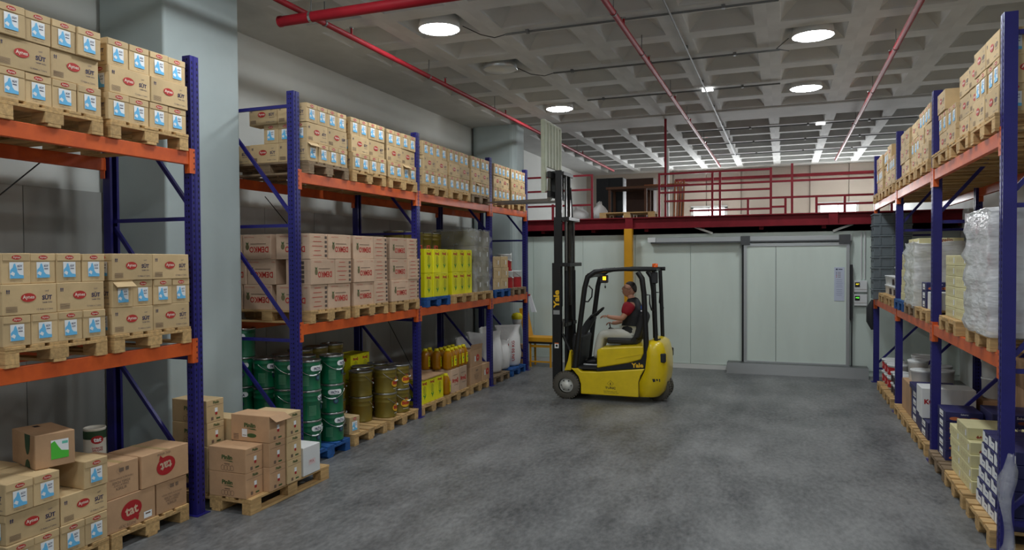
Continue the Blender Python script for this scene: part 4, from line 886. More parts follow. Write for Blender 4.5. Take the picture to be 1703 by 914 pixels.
wlm = O('caged_lamp', None, label='yellow capped wall lamp behind the last bay', cat='lamp'); O('cap', MB().lathe([(.11, 0), (.12, .06), (.09, .12), (0, .14)], YCAP, 18), wlm, (-5.3, 14.5, 1.02)); O('glass', MB().lathe([(0, -.16), (.07, -.14), (.1, -.05), (.105, 0)], PLW, 18), wlm, (-5.3, 14.5, 1.02)); O('stalk', MB().cyl((-5.3, 14.5, 0), (-5.3, 14.5, .88), .02, GALV, 8), wlm)

# ================================================================== RIGHT RACK GOODS
zr = 1.54; zq = zr+PZ
def RP(y, z, lab, m=WOOD): pallet(RX-.03+.6, y, z, lab, m)
RP(7.1, zr, 'wooden pallet under the tall film-wrapped stack on right shelf')
PINK = mat('pale_print_board', srgb(206, 190, 190), .6, obj=True, var=.05)
for l in range(4):
    for k in range(2):
        for j in range(2):
            cbox(RX+.21+.4*j, 6.92+.4*k, zq+.236*l, .39, .385, .234, PINK, 0, 'pale carton inside near film wrap, %s row, %s %s' % (['bottom', 'second', 'third', 'top'][l], ['near', 'far'][k], ['aisle side', 'back side'][j]), grp='pale wrapped cartons', prints=(('-x', 'brand_oval', lambda m, w, h: m.oval(0, 0, .07, .05, DRED, .001)), ('-y', 'brand_oval', lambda m, w, h: m.oval(0, 0, .07, .05, DRED, .001))))
O('stretch_film', film_shell(RX-.03, RX+.84, 6.68, 7.54, zq-.03, zq+.98, .018, 8, FILM=FILMW), label='wrinkled stretch film around tall stack on right shelf', cat='film')
RP(8.3, zr, 'wooden pallet under cream cartons on right shelf')
for l in range(6):
    for k in range(2): cbox(RX+.03+.15, 8.02+.45*k, zq+.104*l, .3, .44, .102, CREAM, 0, 'flat cream carton, %s level, %s, on right shelf beside wrapped stack' % (ORD[l], ['near', 'far'][k]), grp='flat cream cartons on right shelf', prints=(('-x', 'dots_print', p_creamx), ('-y', 'name_print', p_cream)))
for l in range(3):
    for k in range(3): cbox(RX+.8, 7.9+.62*k, zq+.3*l, .4, .6, .298, CREAM, 0, 'large cream carton at back of right shelf, %s row, %s from near' % (['lower', 'middle', 'upper'][l], ORD[k]), grp='large cream cartons', prints=(('-x', 'name_print', p_cream), ('-y', 'name_print', p_cream)))
RP(9.78, zr, 'wooden pallet under small white and navy cartons on right shelf')
cbox(RX+.16, 9.55, zq, .26, .3, .2, WBOX, 0, 'small white carton beside cream cartons on right shelf')
for l in range(3): cbox(RX+.16, 9.87, zq+.102*l, .28, .3, .1, NAVYB, 0, 'flat navy carton, %s level, beside small white carton on shelf' % ORD[l], grp='navy cartons on right shelf', prints=(('-x', 'label_patch', p_navyx), ('-y', 'food_print', p_navy)))
RP(10.62, zr, 'weathered pallet under the pale wrapped block on right shelf', WOODG)
for l in range(8):
    for k in range(2): cbox(RX+.26, 10.43+.4*k, zq+.105*l, .48, .39, .103, CREAM, 0, 'flat cream carton in pale wrapped block, %s level, %s' % (ORD[l], ['near', 'far'][k]), grp='flat cream cartons in film', prints=(('-x', 'dots_print', p_creamx), ('-y', 'name_print', p_cream)))
O('stretch_film', film_shell(RX-.02, RX+.54, 10.2, 11.06, zq-.03, zq+.78, .016, 9, FILM=FILMW), label='torn stretch film around pale block on right shelf', cat='film')
RP(11.58, zr, 'blue pallet on the right shelf beside the second post', BLUEP)
for l in range(6): cbox(RX+.17, 11.42+(.02 if l % 2 else 0), zq+.108*l, .3, .5-(.04*l), .106, CREAM, 0, 'flat cream carton in stepped stack, %s level, on blue pallet' % ORD[l], grp='stepped cream cartons', prints=(('-x', 'dots_print', p_creamx),))
RP(12.55, zr, 'plain pallet under white tubs on the right shelf'); RP(13.45, zr, 'second pallet under white tubs on the right shelf')
def tub(x, y, z, r, h, lab, grp, red=None, dk=None, lid=True, rz=PI):
    o = O('plastic_tub', MB().lathe([(0, 0), (r*.86, 0), (r*.88, .004), (r*.96, h*.86), (r*1.0, h*.87), (r*1.0, h*.9), (r*.97, h*.9), (r*.98, h*.94)], PLW, 24), None, (x, y, z), rz, label=lab, cat='tub', group=grp)
    if lid: O('lid', MB().lathe([(r*1.02, h*.92), (r*1.03, h*.99), (r*.98, h), (r*.9, h*.985), (0, h*.985)], PLW, 24), o)
    if red:
        m = MB(); strip(m, r*.93, h*.16, h*.78, -1.1, 1.1, DRED, .004, 12); ovalwrap(m, r*.35, h*.18, r*.93, h*.5, 0, mat('print_rose', srgb(220, 130, 130), .5), .006); ovalwrap(m, r*.2, h*.12, r*.93, h*.4, -.5, WHITE, .007); O('label', m, o)
    if dk:
        m = MB(); strip(m, r*.93, h*.1, h*.7, -1.2, 1.2, mat('print_dark_brown', srgb(58, 44, 44), .5), .004, 12); O('label', m, o)
    return o
k = 0
for l in range(3):
    for j in range(4):
        if l == 2 and j > 1: continue
        tub(RX+.15+.01*l, 12.35+.24*j, zq+.152*l, .115, .15, 'small white tub, %s row, %s from near, on right shelf' % (['bottom', 'middle', 'top'][l], ORD[j]), 'small white tubs', dk=(l+j) % 2)
for l in range(2):
    for j in range(2): tub(RX+.16, 13.4+.24*j, zq+.152*l, .115, .15, 'small white tub, %s row, %s beside grey crates' % (['lower', 'upper'][l], ['near', 'far'][j]), 'small white tubs')
# grey crates
def crate(x, y, z, lab):
    t = O('plastic_crate', None, None, (x, y, z), jit(.01), label=lab, cat='crate', group='grey crates'); w, d, h = .6, .42, .188
    O('shell', MB().box(-w/2, w/2, -d/2, d/2, 0, h-.03, GCRATE).mesh('shell', .008), t); O('rim', MB().box(-w/2-.01, w/2+.01, -d/2-.01, d/2+.01, h-.03, h, GCRATE).mesh('rim', .005), t)
    for yy in (-.12, .12): O('grip_slot', MB().box(-w/2-.002, -w/2+.01, yy-.04, yy+.04, h*.45, h*.68, SLOT), t)
    for xx in (-.2, 0, .2): O('rib', MB().box(xx-.015, xx+.015, -d/2-.008, -d/2, .01, h-.03, GCRATE), t)
for l in range(8): crate(RX+.24, 14.5, zr+.002+.19*l, 'grey plastic crate, %s from bottom of tall stack at rack end' % ORD[l])
dc = O('dark_cloth', MB().tube([(RX+.0, 14.93, 1.5), (RX-.03, 14.95, 1.35), (RX-.02, 14.97, 1.1), (RX+.0, 14.94, .95)], [.03, .08, .09, .03], FBLK2, 10), label='dark cloth bundle hanging at the far right post', cat='cloth')
# floor level
RP(7.05, 0, 'wooden pallet on floor under the navy and white cartons'); RP(7.98, 0, 'wooden pallet on floor under the cream cartons'); RP(8.82, 0, 'dark wooden pallet on floor under tall navy stack', WOODG)
RP(9.85, 0, 'wooden pallet on floor under the white lettered carton'); RP(10.72, 0, 'wooden pallet on floor under kraft cartons with buckets'); RP(11.55, 0, 'empty-fronted wooden pallet on right floor'); RP(12.7, 0, 'wooden pallet on floor under dark-labelled tubs'); RP(13.6, 0, 'wooden pallet on floor under red-labelled tubs')
for l in range(6):
    for k in range(4): cbox(RX+.05+.16+(.02*l if k == 0 else .01*l), 6.76+.2*k+.012*(l % 2), PZ+.104*l, .32, .192, .102, NAVYB, 0, 'white-ended navy carton, %s level, %s from near, beside near right post' % (ORD[l], ORD[k]), grp='white-ended navy cartons', prints=(('-x', 'white_end', p_navywhite),))
for l in range(5):
    for k in range(2 if l < 4 else 1):
        cbox(RX+.05+.2, 7.82+.43*k+(.2 if l == 4 else .03*l), PZ+.112*l, .4, .42, .11, CREAM, 0, 'flat cream carton on floor pallet, %s level, %s' % (ORD[l], ['near', 'far'][k]), grp='flat cream cartons on floor', prints=(('-x', 'dots_print', p_creamx), ('-y', 'name_print', p_cream)))
for l in range(4): cbox(RX+.75, 7.65, PZ+.14*l, .5, .5, .138, CREAM, 0, 'broad cream carton at back of floor pallet, %s level' % ORD[l], grp='broad cream cartons', prints=(('-y', 'name_print', p_cream),))
for l in range(5): cbox(RX+.05+.17, 8.97, PZ+.104*l, .34, .42, .102, NAVYB, 0, 'navy carton with food picture, %s level, slim stack beside post' % ORD[l], grp='navy food cartons', prints=(('-x', 'label_patch', p_navyx), ('-y', 'food_print', p_navy)))
for l in range(5): cbox(RX+.42+.25, 8.75, PZ+.114*l, .52, .5, .112, NAVYB, 0, 'broad navy carton with food pictures, %s level, behind cream cartons' % ORD[l], grp='broad navy food cartons', prints=(('-y', 'food_print', p_navy),))
for l in range(2): cbox(RX+.03+.22, 9.9, PZ+.104*l, .44, .5, .102, NAVYB, 0, '%s navy carton under the white lettered carton' % ['lower', 'upper'][l], prints=(('-x', 'label_patch', p_navyx), ('-y', 'food_print', p_navy)))
cbox(RX+.0+.29, 10.0, PZ+.21, .56, .2, .36, WBOX, 0, 'white carton with red lettering on navy cartons', prints=(('-y', 'red_lettering', p_ko),))
cbox(RX+.02+.29, 10.26, PZ+.21, .56, .3, .34, WBOX, 0, 'white carton standing behind the one with red lettering')
cbox(RX+.03+.29, 10.28, PZ, .56, .22, .2, NAVYB, 0, 'navy carton on edge below the rear white carton')
for l in range(4): cbox(RX+.05+.23, 10.68, PZ+.104*l, .46, .5, .102, NAVYB, 0, 'navy carton below the buckets, %s level' % ORD[l], grp='navy cartons below buckets', prints=(('-x', 'label_patch', p_navyx), ('-y', 'food_print', p_navy)))
cbox(RX+.05+.23, 10.68, PZ+.418, .5, .55, .07, NAVYB, 0, 'wide navy lid carton on top of navy stack', prints=(('-y', 'food_print', lambda m, w, h: m.text('Sebama', 0, .01, .1, WHITE, .001).oval(-.15, -.01, .05, .014, FOOD, .001).oval(.15, -.01, .05, .014, FOOD, .001)),))
for k in range(2): cbox(RX+.05+.27, 11.2+.36*k, PZ, .54, .35, .42, KRAFT2, 0, 'kraft carton carrying white buckets, %s one' % ['near', 'far'][k], tape=TAPE)
gw = 'white buckets'
tub(RX+.22, 11.18, PZ+.422, .15, .2, 'squat white bucket with lid on near kraft carton', gw)
tub(RX+.22, 11.55, PZ+.422, .13, .28, 'tall white bucket on far kraft carton', gw); tub(RX+.5, 11.5, PZ+.422, .13, .22, 'white bucket behind tall bucket on kraft carton', gw); tub(RX+.48, 11.2, PZ+.422, .12, .2, 'white bucket behind squat bucket on kraft carton', gw)
cbox(RX+.85, 10.2, PZ, .4, .5, .45, KRAFT2, 0, 'kraft carton under stacked white buckets at back')
for k in range(2): tub(RX+.82, 10.2, PZ+.452+.2*k, .14, .26, 'white bucket of nested pair at back, %s' % ['lower', 'upper'][k], gw, lid=k == 1)
for l in range(2):
    for k in range(3):
        tub(RX+.2, 13.25+.34*k, PZ+.205*l, .165, .2, 'white tub with red label, %s row, %s from near' % (['lower', 'upper'][l], ORD[k]), 'red-labelled tubs', red=True)
    for k in range(3): tub(RX+.17, 12.3+.28*k, PZ+.17*l, .13, .165, 'white tub with dark label, %s row, %s from near' % (['lower', 'upper'][l], ORD[k]), 'dark-labelled tubs', dk=True)
    for k in range(3): tub(RX+.5, 12.4+.32*k, PZ+.3*l, .15, .295, 'plain tall white bucket in rear rank, %s row, %s from near' % (['lower', 'upper'][l], ORD[k]), gw)
for l in range(3):
    for k in range(3): cbox(RX+.95, 8.1+.75*k, .3+.3*l, .3, .74, .298, KRAFT2, 0, 'dark kraft carton against right wall, %s row, %s from near' % (['lower', 'middle', 'upper'][l], ORD[k]), grp='cartons against the right wall')
for k in range(3): O('timber_block', MB().box(RX+.8, RX+1.08, 7.75+.75*k, 8.45+.75*k, 0, .299, WOODG), label='dark timber block under cartons against right wall, %s from near' % ORD[k], cat='block')
# crumpled film at the near right post
rnd = random.Random(3); vs = []; n = 12
for j in range(9):
    z = .02+.1*j; r = [.15, .1, .07, .07, .08, .11, .13, .1, .04][j]
    for k in range(n): a = 2*PI*k/n; q = r*(1+rnd.uniform(-.3, .3)); vs.append((RX+.01+.02*math.sin(j)+q*math.cos(a)*.4, 6.34+q*math.sin(a)*.7, z+rnd.uniform(-.02, .02)))
m = MB(); m.add(vs, [(j*n+k, j*n+(k+1) % n, (j+1)*n+(k+1) % n, (j+1)*n+k) for j in range(8) for k in range(n)], FILM, True); m.add(vs[-n:], [tuple(range(n))], FILM)
O('crumpled_film', m, label='crumpled clear film bundle by the near right post', cat='film')

# ================================================================== FORKLIFT
FKO = Vector((-3.3, 11.9, 0))
fk = O('forklift', None, None, FKO, label='yellow and black electric forklift with raised mast', cat='forklift')
def bevmesh(mb, b, name='m', seg=2):
    me = mb.mesh(name); bm = bmesh.new(); bm.from_mesh(me)
    ed = [e for e in bm.edges if len(e.link_faces) == 2 and e.calc_face_angle(0) > .5]
    bmesh.ops.bevel(bm, geom=ed, offset=b, segments=seg, affect='EDGES', profile=.5, clamp_overlap=True); bm.to_mesh(me); bm.free()
    for p in me.polygons: p.use_smooth = False
    me.update(); return me
chs = [(.23, .1), (1.17, .1), (1.17, .34), (1.2, .44), (1.27, .555), (.5, .47), (.24, .465), (.17, .515), (.06, .51), (.12, .46), (.19, .38), (.23, .26)]
O('chassis', bevmesh(MB().prism(chs, -.5, .5, FYEL), .014), fk)
up = [(.49, .525), (.49, .82), (.56, .855), (.98, .895), (1.25, .915), (1.25, .8), (1.2, .69), (1.0, .63)]
O('battery_cover', bevmesh(MB().prism(up, -.47, .47, FYEL), .022), fk)
O('cover_crease', bevmesh(MB().prism([(.8, .69), (.95, .745), (1.22, .79), (1.22, .775), (.98, .725)], -.476, -.468, FYEL), .002, 'm', 1), fk)
for s in (-1, 1):
    sp = [(.49, .48), (.49, .525), (1.0, .63), (1.2, .69), (1.25, .8), (1.245, 1.0), (1.325, 1.0), (1.315, .75), (1.27, .56)]
    O('side_stripe', bevmesh(MB().prism(sp, s*.47-.012, s*.47+.012, FBLK), .004, 'm', 1), fk)
# counterweight: lofted rounded plan
lv = [(.1, 1.17, 1.47, .44), (.19, 1.17, 1.55, .48), (.34, 1.18, 1.58, .5), (.54, 1.275, 1.6, .5), (.75, 1.3, 1.59, .5), (.88, 1.3, 1.56, .485), (.95, 1.3, 1.53, .46), (.985, 1.31, 1.47, .41), (1.0, 1.34, 1.4, .34)]
vs = []; nn = 0
for z, a, b, hw in lv:
    r = min(.22, (b-a)*.7); ring = [(a, -hw), (b-r, -hw)]
    ring += [(b-r+r*math.sin(t*PI/12), -hw+r-r*math.cos(t*PI/12)) for t in range(1, 6)]+[(b, -hw+r), (b, hw-r)]
    ring += [(b-r+r*math.cos(t*PI/12), hw-r+r*math.sin(t*PI/12)) for t in range(1, 6)]+[(b-r, hw), (a, hw)]
    nn = len(ring); vs += [(x, y, z) for x, y in ring]
m = MB(); m.add(vs, [(j*nn+k, j*nn+(k+1) % nn, (j+1)*nn+(k+1) % nn, (j+1)*nn+k) for j in range(len(lv)-1) for k in range(nn)], FYEL, True); m.add(vs[:nn], [tuple(range(nn))[::-1]], FYEL); m.add(vs[-nn:], [tuple(range(nn))], FYEL)
cwt = O('counterweight', m, fk)
O('tail_lamp', MB().box(1.5, 1.585, -.46, -.38, .66, .8, FBLK2).mesh('tail_lamp', .012), cwt); O('tail_lamp', MB().box(1.5, 1.585, .38, .46, .66, .8, FBLK2).mesh('tail_lamp', .012), cwt)
O('vent_slot', MB().box(1.42, 1.46, -.25, -.1, .985, 1.0, FBLK2), cwt)
bm_ = MB()
for x, z, w, h in ((1.41, .38, .05, .05), (1.46, .39, .03, .035), (1.5, .385, .02, .05)): bm_.frame((x, -.5-.002, z), (1, 0, 0), (0, 0, 1)).poly([(-w/2, h/2), (-w*.2, -h/2), (w/2, -h*.3), (w*.4, h/2)], FBLK2, .001)
O('scuff_mark', bm_, cwt, kind='stuff')
O('side_seam', MB().tube([(1.18, -.502, .1), (1.175, -.503, .34), (1.205, -.503, .44), (1.275, -.503, .56)], .004, FBLK2, 5), fk)
# wheels
def wheel(x, y, r, w, seg=28, lugs=False):
    m = MB().lathe([(r*.55, -w/2), (r*.9, -w/2), (r, -w/2+.03), (r, w/2-.03), (r*.9, w/2), (r*.55, w/2)], RUBBER, seg)
    m.v = [(a, c, b) for a, b, c in m.v]; m.f = [f[::-1] for f in m.f]
    o = O('tyre', m, fk, (x, y, r))
    rm = MB().lathe([(r*.56, .0), (r*.52, w*.3), (r*.46, w*.22), (r*.44, w*.3), (r*.3, w*.33), (r*.25, w*.44), (0, w*.45)], RIM, 24)
    s = -1 if y < 0 else 1
    rm.v = [(a, c*s, b) for a, b, c in rm.v]
    if s > 0: rm.f = [f[::-1] for f in rm.f]
    ro = O('rim', rm, o)
    bl = MB()
    for k in range(6): a = k*PI/3; p = (r*.37*math.cos(a), s*w*.32, r*.37*math.sin(a)); bl.cyl(p, (p[0], p[1]+s*.015, p[2]), .012, STEEL, 6)
    O('wheel_nut_ring', bl, o, kind='stuff')
    tr_ = MB()
    for k in range(32):
        a = 2*PI*k/32
        for q in (-1, 1): tr_.bar(((r-.002)*math.cos(a), q*w*.16, (r-.002)*math.sin(a)), ((r-.004)*math.cos(a+.09), q*w*.46, (r-.004)*math.sin(a+.09)), .014, .02, RUBBER)
    O('tread_lugs', tr_, o, kind='stuff')
wheel(-.02, -.42, .225, .17); wheel(-.02, .42, .225, .17); wheel(1.42, -.14, .2, .13); wheel(1.42, .14, .2, .13)
O('axle', MB().cyl((-.02, -.35, .225), (-.02, .35, .225), .05, FBLK, 12), fk)
O('front_frame', MB().prism([(-.08, .15), (.24, .12), (.24, .46), (.1, .5), (-.08, .5)], -.32, .32, FBLK), fk)
for s in (-1, 1): O('fender', bevmesh(MB().prism([(-.06, .46), (.06, .47), (.06, .78), (.035, .8), (.0, .62)], s*.4-.06, s*.4+.06, FYEL), .008), fk)
O('floor_plate', MB().box(.06, .52, -.44, .44, .5, .53, FBLK2), fk); O('pedal', MB().hexa([(.12, .02, .55), (.2, .02, .53), (.2, .14, .53), (.12, .14, .55), (.1, .02, .64), (.12, .02, .65), (.12, .14, .65), (.1, .14, .64)], FBLK), fk)
O('dashboard', bevmesh(MB().prism([(.04, .53), (.16, .53), (.2, .9), (.22, 1.02), (.06, 1.06), (.03, .95)], -.3, .3, FBLK2), .02), fk)
O('steering_column', bevmesh(MB().prism([(.04, .98), (.16, .96), (.37, 1.3), (.31, 1.37), (.2, 1.24)], -.1, .06, FBLK2), .015), fk)
tm = MB(); ctr = Vector((.385, -.02, 1.375)); ax = Vector((-.55, 0, .62)).normalized(); e1 = Vector((0, 1, 0)); e2 = ax.cross(e1)
tm.tube([ctr+(e1*math.cos(2*PI*k/24)+e2*math.sin(2*PI*k/24))*.15 for k in range(25)], .014, FBLK, 8)
swo = O('steering_wheel', tm, fk)
for k in range(3): a = 2*PI*k/3+.5; O('spoke', MB().bar(ctr, ctr+(e1*math.cos(a)+e2*math.sin(a))*.15, .03, .012, FBLK), swo)
O('hub', MB().cyl(ctr-ax*.03, ctr+ax*.015, .035, FBLK, 14), swo)
O('lever_console', bevmesh(MB().prism([(.5, .9), (.62, .9), (.6, 1.1), (.52, 1.12)], .24, .36, FBLK2), .01), fk); O('lever', MB().cyl((.55, .28, 1.1), (.53, .28, 1.2), .01, FBLK, 8), fk)
st = O('seat', bevmesh(MB().box(.6, 1.1, -.24, .24, .9, 1.0, FBLK2), .03), fk)
O('backrest', bevmesh(MB().prism([(1.02, .98), (1.14, 1.0), (1.24, 1.34), (1.2, 1.42), (1.14, 1.4), (1.06, 1.1)], -.23, .23, FBLK2), .025), fk)
O('seat_hinge', MB().cyl((1.05, -.26, .98), (1.05, .26, .98), .045, FBLK, 14), fk)
# overhead guard
for s in (-1, 1):
    y = s*.45
    O('front_pillar', MB().tube([(.12, y, .52), (.2, y, 1.15), (.29, y, 1.82), (.34, y*.99, 2.0), (.46, y*.98, 2.085), (.6, y*.97, 2.11)], [.05, .042, .042, .045, .042, .036], FBLK, 10), fk)
    O('rear_pillar', MB().tube([(1.29, y, .8), (1.275, y, 1.2), (1.25, y, 1.75), (1.22, y, 1.98), (1.15, y, 2.08)], [.045, .042, .042, .045, .04], FBLK, 10), fk)
    O('roof_rail', MB().tube([(.5, y*.97, 2.1), (.9, y*.97, 2.125), (1.45, y*.97, 2.12)], .032, FBLK, 8), fk)
    O('grab_handle', MB().tube([(.36, y*1.02, 1.86), (.42, y*1.02, 1.8), (.41, y*1.02, 1.68), (.35, y*1.02, 1.6), (.29, y*1.02, 1.6)] if s < 0 else [(1.28, y*1.0, 1.72), (1.36, y, 1.72), (1.35, y, 1.55), (1.42, y, 1.45)], .012, FBLK, 8), fk)
    O('rear_strut', MB().tube([(1.42, s*.34, .97), (1.4, s*.34, 1.6), (1.38, s*.34, 2.1)], .032, FBLK, 8), fk)
O('grab_handle', MB().tube([(1.28, -.44, 1.72), (1.34, -.44, 1.72), (1.34, -.44, 1.58), (1.36, -.4, 1.48), (1.41, -.35, 1.46)], .012, FBLK, 8), fk)
O('roof_front_bar', MB().tube([(.36, -.44, 2.02), (.33, 0, 2.03), (.36, .44, 2.02)], .045, FBLK, 10), fk)
for x in (.55, .72, .88, 1.04, 1.2, 1.38): O('roof_bar', MB().bar((x, -.43, 2.115), (x, .43, 2.115), .02, .05, FBLK), fk)
wl_ = O('work_lamp', MB().box(.52, .64, -.38, -.26, 1.9, 2.03, FBLK2).mesh('work_lamp', .012), fk); AMB = mat('amber_lamp', srgb(255, 170, 30), .3, emit=srgb(255, 160, 20), estr=4.)
O('amber_lens', MB().box(.575, .625, -.387, -.38, 1.95, 2.005, AMB), wl_)
O('key_fob', MB().cyl((.6, -.32, 1.9), (.6, -.32, 1.86), .003, FBLK, 5).lathe([(0, 0), (.012, .01), (.012, .04), (0, .05)], FBLK, 8, (.6, -.32, 1.81)), fk)
O('rear_lamp_box', MB().box(1.36, 1.45, -.41, -.31, 1.9, 2.08, FBLK2).mesh('rl', .01), fk)
bc = O('beacon', MB().lathe([(.05, 0), (.05, .02)], FBLK, 16, (1.4, -.3, 2.135)), fk); O('beacon_lens', MB().lathe([(.046, .02), (.044, .075), (.0, .08)], mat('beacon_orange', srgb(235, 96, 24), .25), 16, (1.4, -.3, 2.135)), bc)
# mast: three nested stages
mast = [(-.285, -.135, .36, .14, 2.23, 'outer_channel'), (-.265, -.135, .315, .3, 2.99, 'middle_channel'), (-.25, -.14, .27, 1.5, 3.77, 'inner_channel')]
for a, b, hy, z0, z1, nm in mast:
    for s in (-1, 1): O(nm, MB().box(a, b, s*hy-.022, s*hy+.022, z0, z1, FBLK).mesh(nm, .004), fk)
for z, hy, xe in ((.3, .34, -.14), (1.2, .34, -.06), (2.2, .38, .02), (2.96, .335, .0), (3.72, .29, -.1)): O('mast_crossbar', MB().box(-.2 if z < 3 else -.24, xe, -hy, hy, z-.03, z+.03, FBLK).mesh('xb', .004), fk)
for s in (-1, 1):
    O('lift_cylinder', MB().cyl((-.08, s*.23, .25), (-.08, s*.23, 2.1), .03, FBLK, 12).cyl((-.08, s*.23, 2.1), (-.08, s*.23, 2.95), .02, STEEL, 12), fk)
    O('tilt_cylinder', MB().cyl((.08, s*.34, .62), (-.12, s*.34, 1.05), .025, FBLK, 10).cyl((-.12, s*.34, 1.05), (-.1, s*.34, 1.3), .016, STEEL, 10), fk)
    O('lift_chain', MB().box(-.13, -.1, s*.12-.012, s*.12+.012, 1.5, 3.7, STEEL), fk)
O('hydraulic_hose', MB().tube([(-.06, .05, .5), (-.04, .05, 1.5), (-.04, .05, 2.8), (-.08, .05, 3.5)], .014, FBLK, 8), fk)
# carriage, backrest, forks
ZF = 3.27
for z in (ZF+.1, ZF+.42): O('carriage_bar', MB().box(-.34, -.28, -.46, .46, z-.05, z+.05, FBLK).mesh('cb', .005), fk)
for s in (-1, 1): O('carriage_plate', MB().box(-.33, -.25, s*.2-.02, s*.2+.02, ZF+.05, ZF+.5, FBLK), fk)
BACKM = mat('backrest_cream', srgb(206, 212, 190), .55, var=.12, vscale=5)
for k in range(11): O('backrest_slat', MB().box(-.4, -.37 if k % 2 else -.36, -.48+.0873*k, -.48+.0873*(k+1)-.003, ZF+.14 if k in (0, 10) else ZF+.56, 4.56, BACKM).mesh('bs', .004), fk)
O('backrest_frame', MB().box(-.43, -.37, -.5, -.46, ZF+.12, 4.6, BACKM).mesh('bf', .005), fk); O('backrest_frame', MB().box(-.43, -.37, .46, .5, ZF+.12, 4.6, BACKM).mesh('bf', .005), fk); O('backrest_frame', MB().box(-.43, -.37, -.46, .46, 4.54, 4.6, BACKM).mesh('bf', .005), fk)
for s in (-1, 1):
    O('fork', MB().prism([(-.34, ZF+.5), (-.38, ZF+.5), (-.4, ZF+.04), (-1.3, ZF+.03), (-1.54, ZF+.012), (-1.54, ZF+.002), (-1.3, ZF), (-.38, ZF), (-.34, ZF+.04)], s*.22-.05, s*.22+.05, STEEL), fk)
# lettering
YT = mat('decal_yellow', srgb(240, 190, 40), .5)
O('mast_lettering', MB().frame((-.21, -.383, 1.63), (1, 0, 0), (0, 0, 1)).text('Yale', 0, 0, .3, YT, .001, bold=.04, h=.1, rot=PI/2).rect(0, -.22, .11, .07, mat('decal_grey', srgb(150, 152, 152), .5), .001), fk)
O('warning_sticker', MB().frame((-.21, -.383, .86), (1, 0, 0), (0, 0, 1)).rect(0, 0, .07, .09, WHITE, .001).rect(0, .036, .07, .018, mat('sticker_orange', srgb(220, 110, 40), .5), .0015).oval(0, -.005, .02, .02, BLACK, .0016), fk)
O('stripe_lettering', MB().frame((1.15, -.483, .605), (1, 0, .06), (-.06, 0, 1)).text('Yale', 0, 0, .19, YT, .001, bold=.04, h=.075), fk)
O('side_lettering', MB().frame((.72, -.5, .22), (1, 0, 0), (0, 0, 1)).text('TUNÇ', 0, 0, .17, BLACK, .001, bold=.04, h=.045, spacing=1.1).text('İstif Makinaları A.Ş.', 0, -.05, .22, BLACK, .001).text('www.tuncforklift.com', .01, -.075, .24, BLACK, .001).ring(0, .075, .048, .053, BLACK, .001, 4).oval(0, .07, .008, .024, BLACK, .001), fk)

# ================================================================== OPERATOR
def skin(verts, edges, radii, sub=2, mats=None):
    me = bpy.data.meshes.new('sk'); me.from_pydata(verts, edges, []); o = bpy.data.objects.new('sk', me); COL.objects.link(o)
    md = o.modifiers.new('s', 'SKIN'); md.use_smooth_shade = True
    for i, r in enumerate(radii):
        v = me.skin_vertices[0].data[i]; v.radius = r if isinstance(r, tuple) else (r, r); v.use_root = (i == 0)
    ss = o.modifiers.new('u', 'SUBSURF'); ss.levels = sub; ss.render_levels = sub
    bpy.context.view_layer.update()
    r = bpy.data.meshes.new_from_object(o.evaluated_get(bpy.context.evaluated_depsgraph_get()))
    bpy.data.objects.remove(o); bpy.data.meshes.remove(me)
    for p in r.polygons: p.use_smooth = True
    return r
SKIN = mat('skin', srgb(198, 144, 118), .55, var=.04); HAIR = mat('hair_dark', srgb(34, 26, 24), .7, bump=.3, bscale=120)
VEST = mat('vest_black', srgb(27, 28, 32), .65, bump=.4, bscale=24); POLO = mat('polo_red', srgb(150, 14, 34), .75, bump=.15, bscale=60); CHINO = mat('trousers_pale', srgb(196, 196, 186), .8, bump=.35, bscale=16); SHOE = mat('shoe_black', srgb(22, 22, 25), .5)
def mat_all(me, m): me.materials.clear(); me.materials.append(m); return me
pv = [(.98, 0, 1.06), (1.03, 0, 1.22), (1.01, 0, 1.43), (.985, 0, 1.58), (.955, 0, 1.66), (.935, 0, 1.72),
      (.98, -.19, 1.545), (.87, -.27, 1.32), (.66, -.2, 1.335), (.98, .19, 1.545), (.88, .27, 1.28), (.64, .26, 1.2),
      (.97, -.1, 1.04), (.5, -.15, 1.045), (.41, -.15, .66), (.97, .1, 1.04), (.5, .14, 1.03), (.36, .14, .68),
      (.59, -.18, 1.35), (.575, .27, 1.2)]
pe_ = [(0, 1), (1, 2), (2, 3), (3, 4), (4, 5), (2, 6), (6, 7), (7, 8), (2, 9), (9, 10), (10, 11), (0, 12), (12, 13), (13, 14), (0, 15), (15, 16), (16, 17), (8, 18), (11, 19)]
pr = [(.13, .15), (.11, .14), (.12, .15), (.07, .07), .06, .058, .06, .05, .034, .06, .05, .034, .085, .06, .04, .085, .06, .04, (.022, .04), (.022, .04)]
body = skin(pv, pe_, pr, 2)
def add_mesh(dst, src, T=None):
    bm = bmesh.new(); bm.from_mesh(dst); b2 = src.copy()
    if T is not None: b2.transform(T)
    bm.from_mesh(b2); bm.to_mesh(dst); bm.free(); bpy.data.meshes.remove(b2); dst.update()
def hand(base, d, up, side, curl=.6):
    d = Vector(d).normalized(); up = Vector(up).normalized(); lat = d.cross(up)*side; base = Vector(base); out = []
    for k, (o_, L) in enumerate(((-.028, .062), (-.009, .072), (.01, .067), (.027, .052))):
        p0 = base+lat*o_; p1 = p0+d*.035; p2 = p1+(d*math.cos(curl)-up*math.sin(curl))*L*.55; p3 = p2+(d*math.cos(curl*2.1)-up*math.sin(curl*2.1))*L*.5
        out.append(([p0, p1, p2, p3], [.011, .0095, .0085, .007]))
    p0 = base-lat*.03-d*.03; p1 = p0-lat*.022+d*.02-up*.01; p2 = p1+d*.028-up*.02; out.append(([p0, p1, p2], [.013, .011, .009]))
    return out
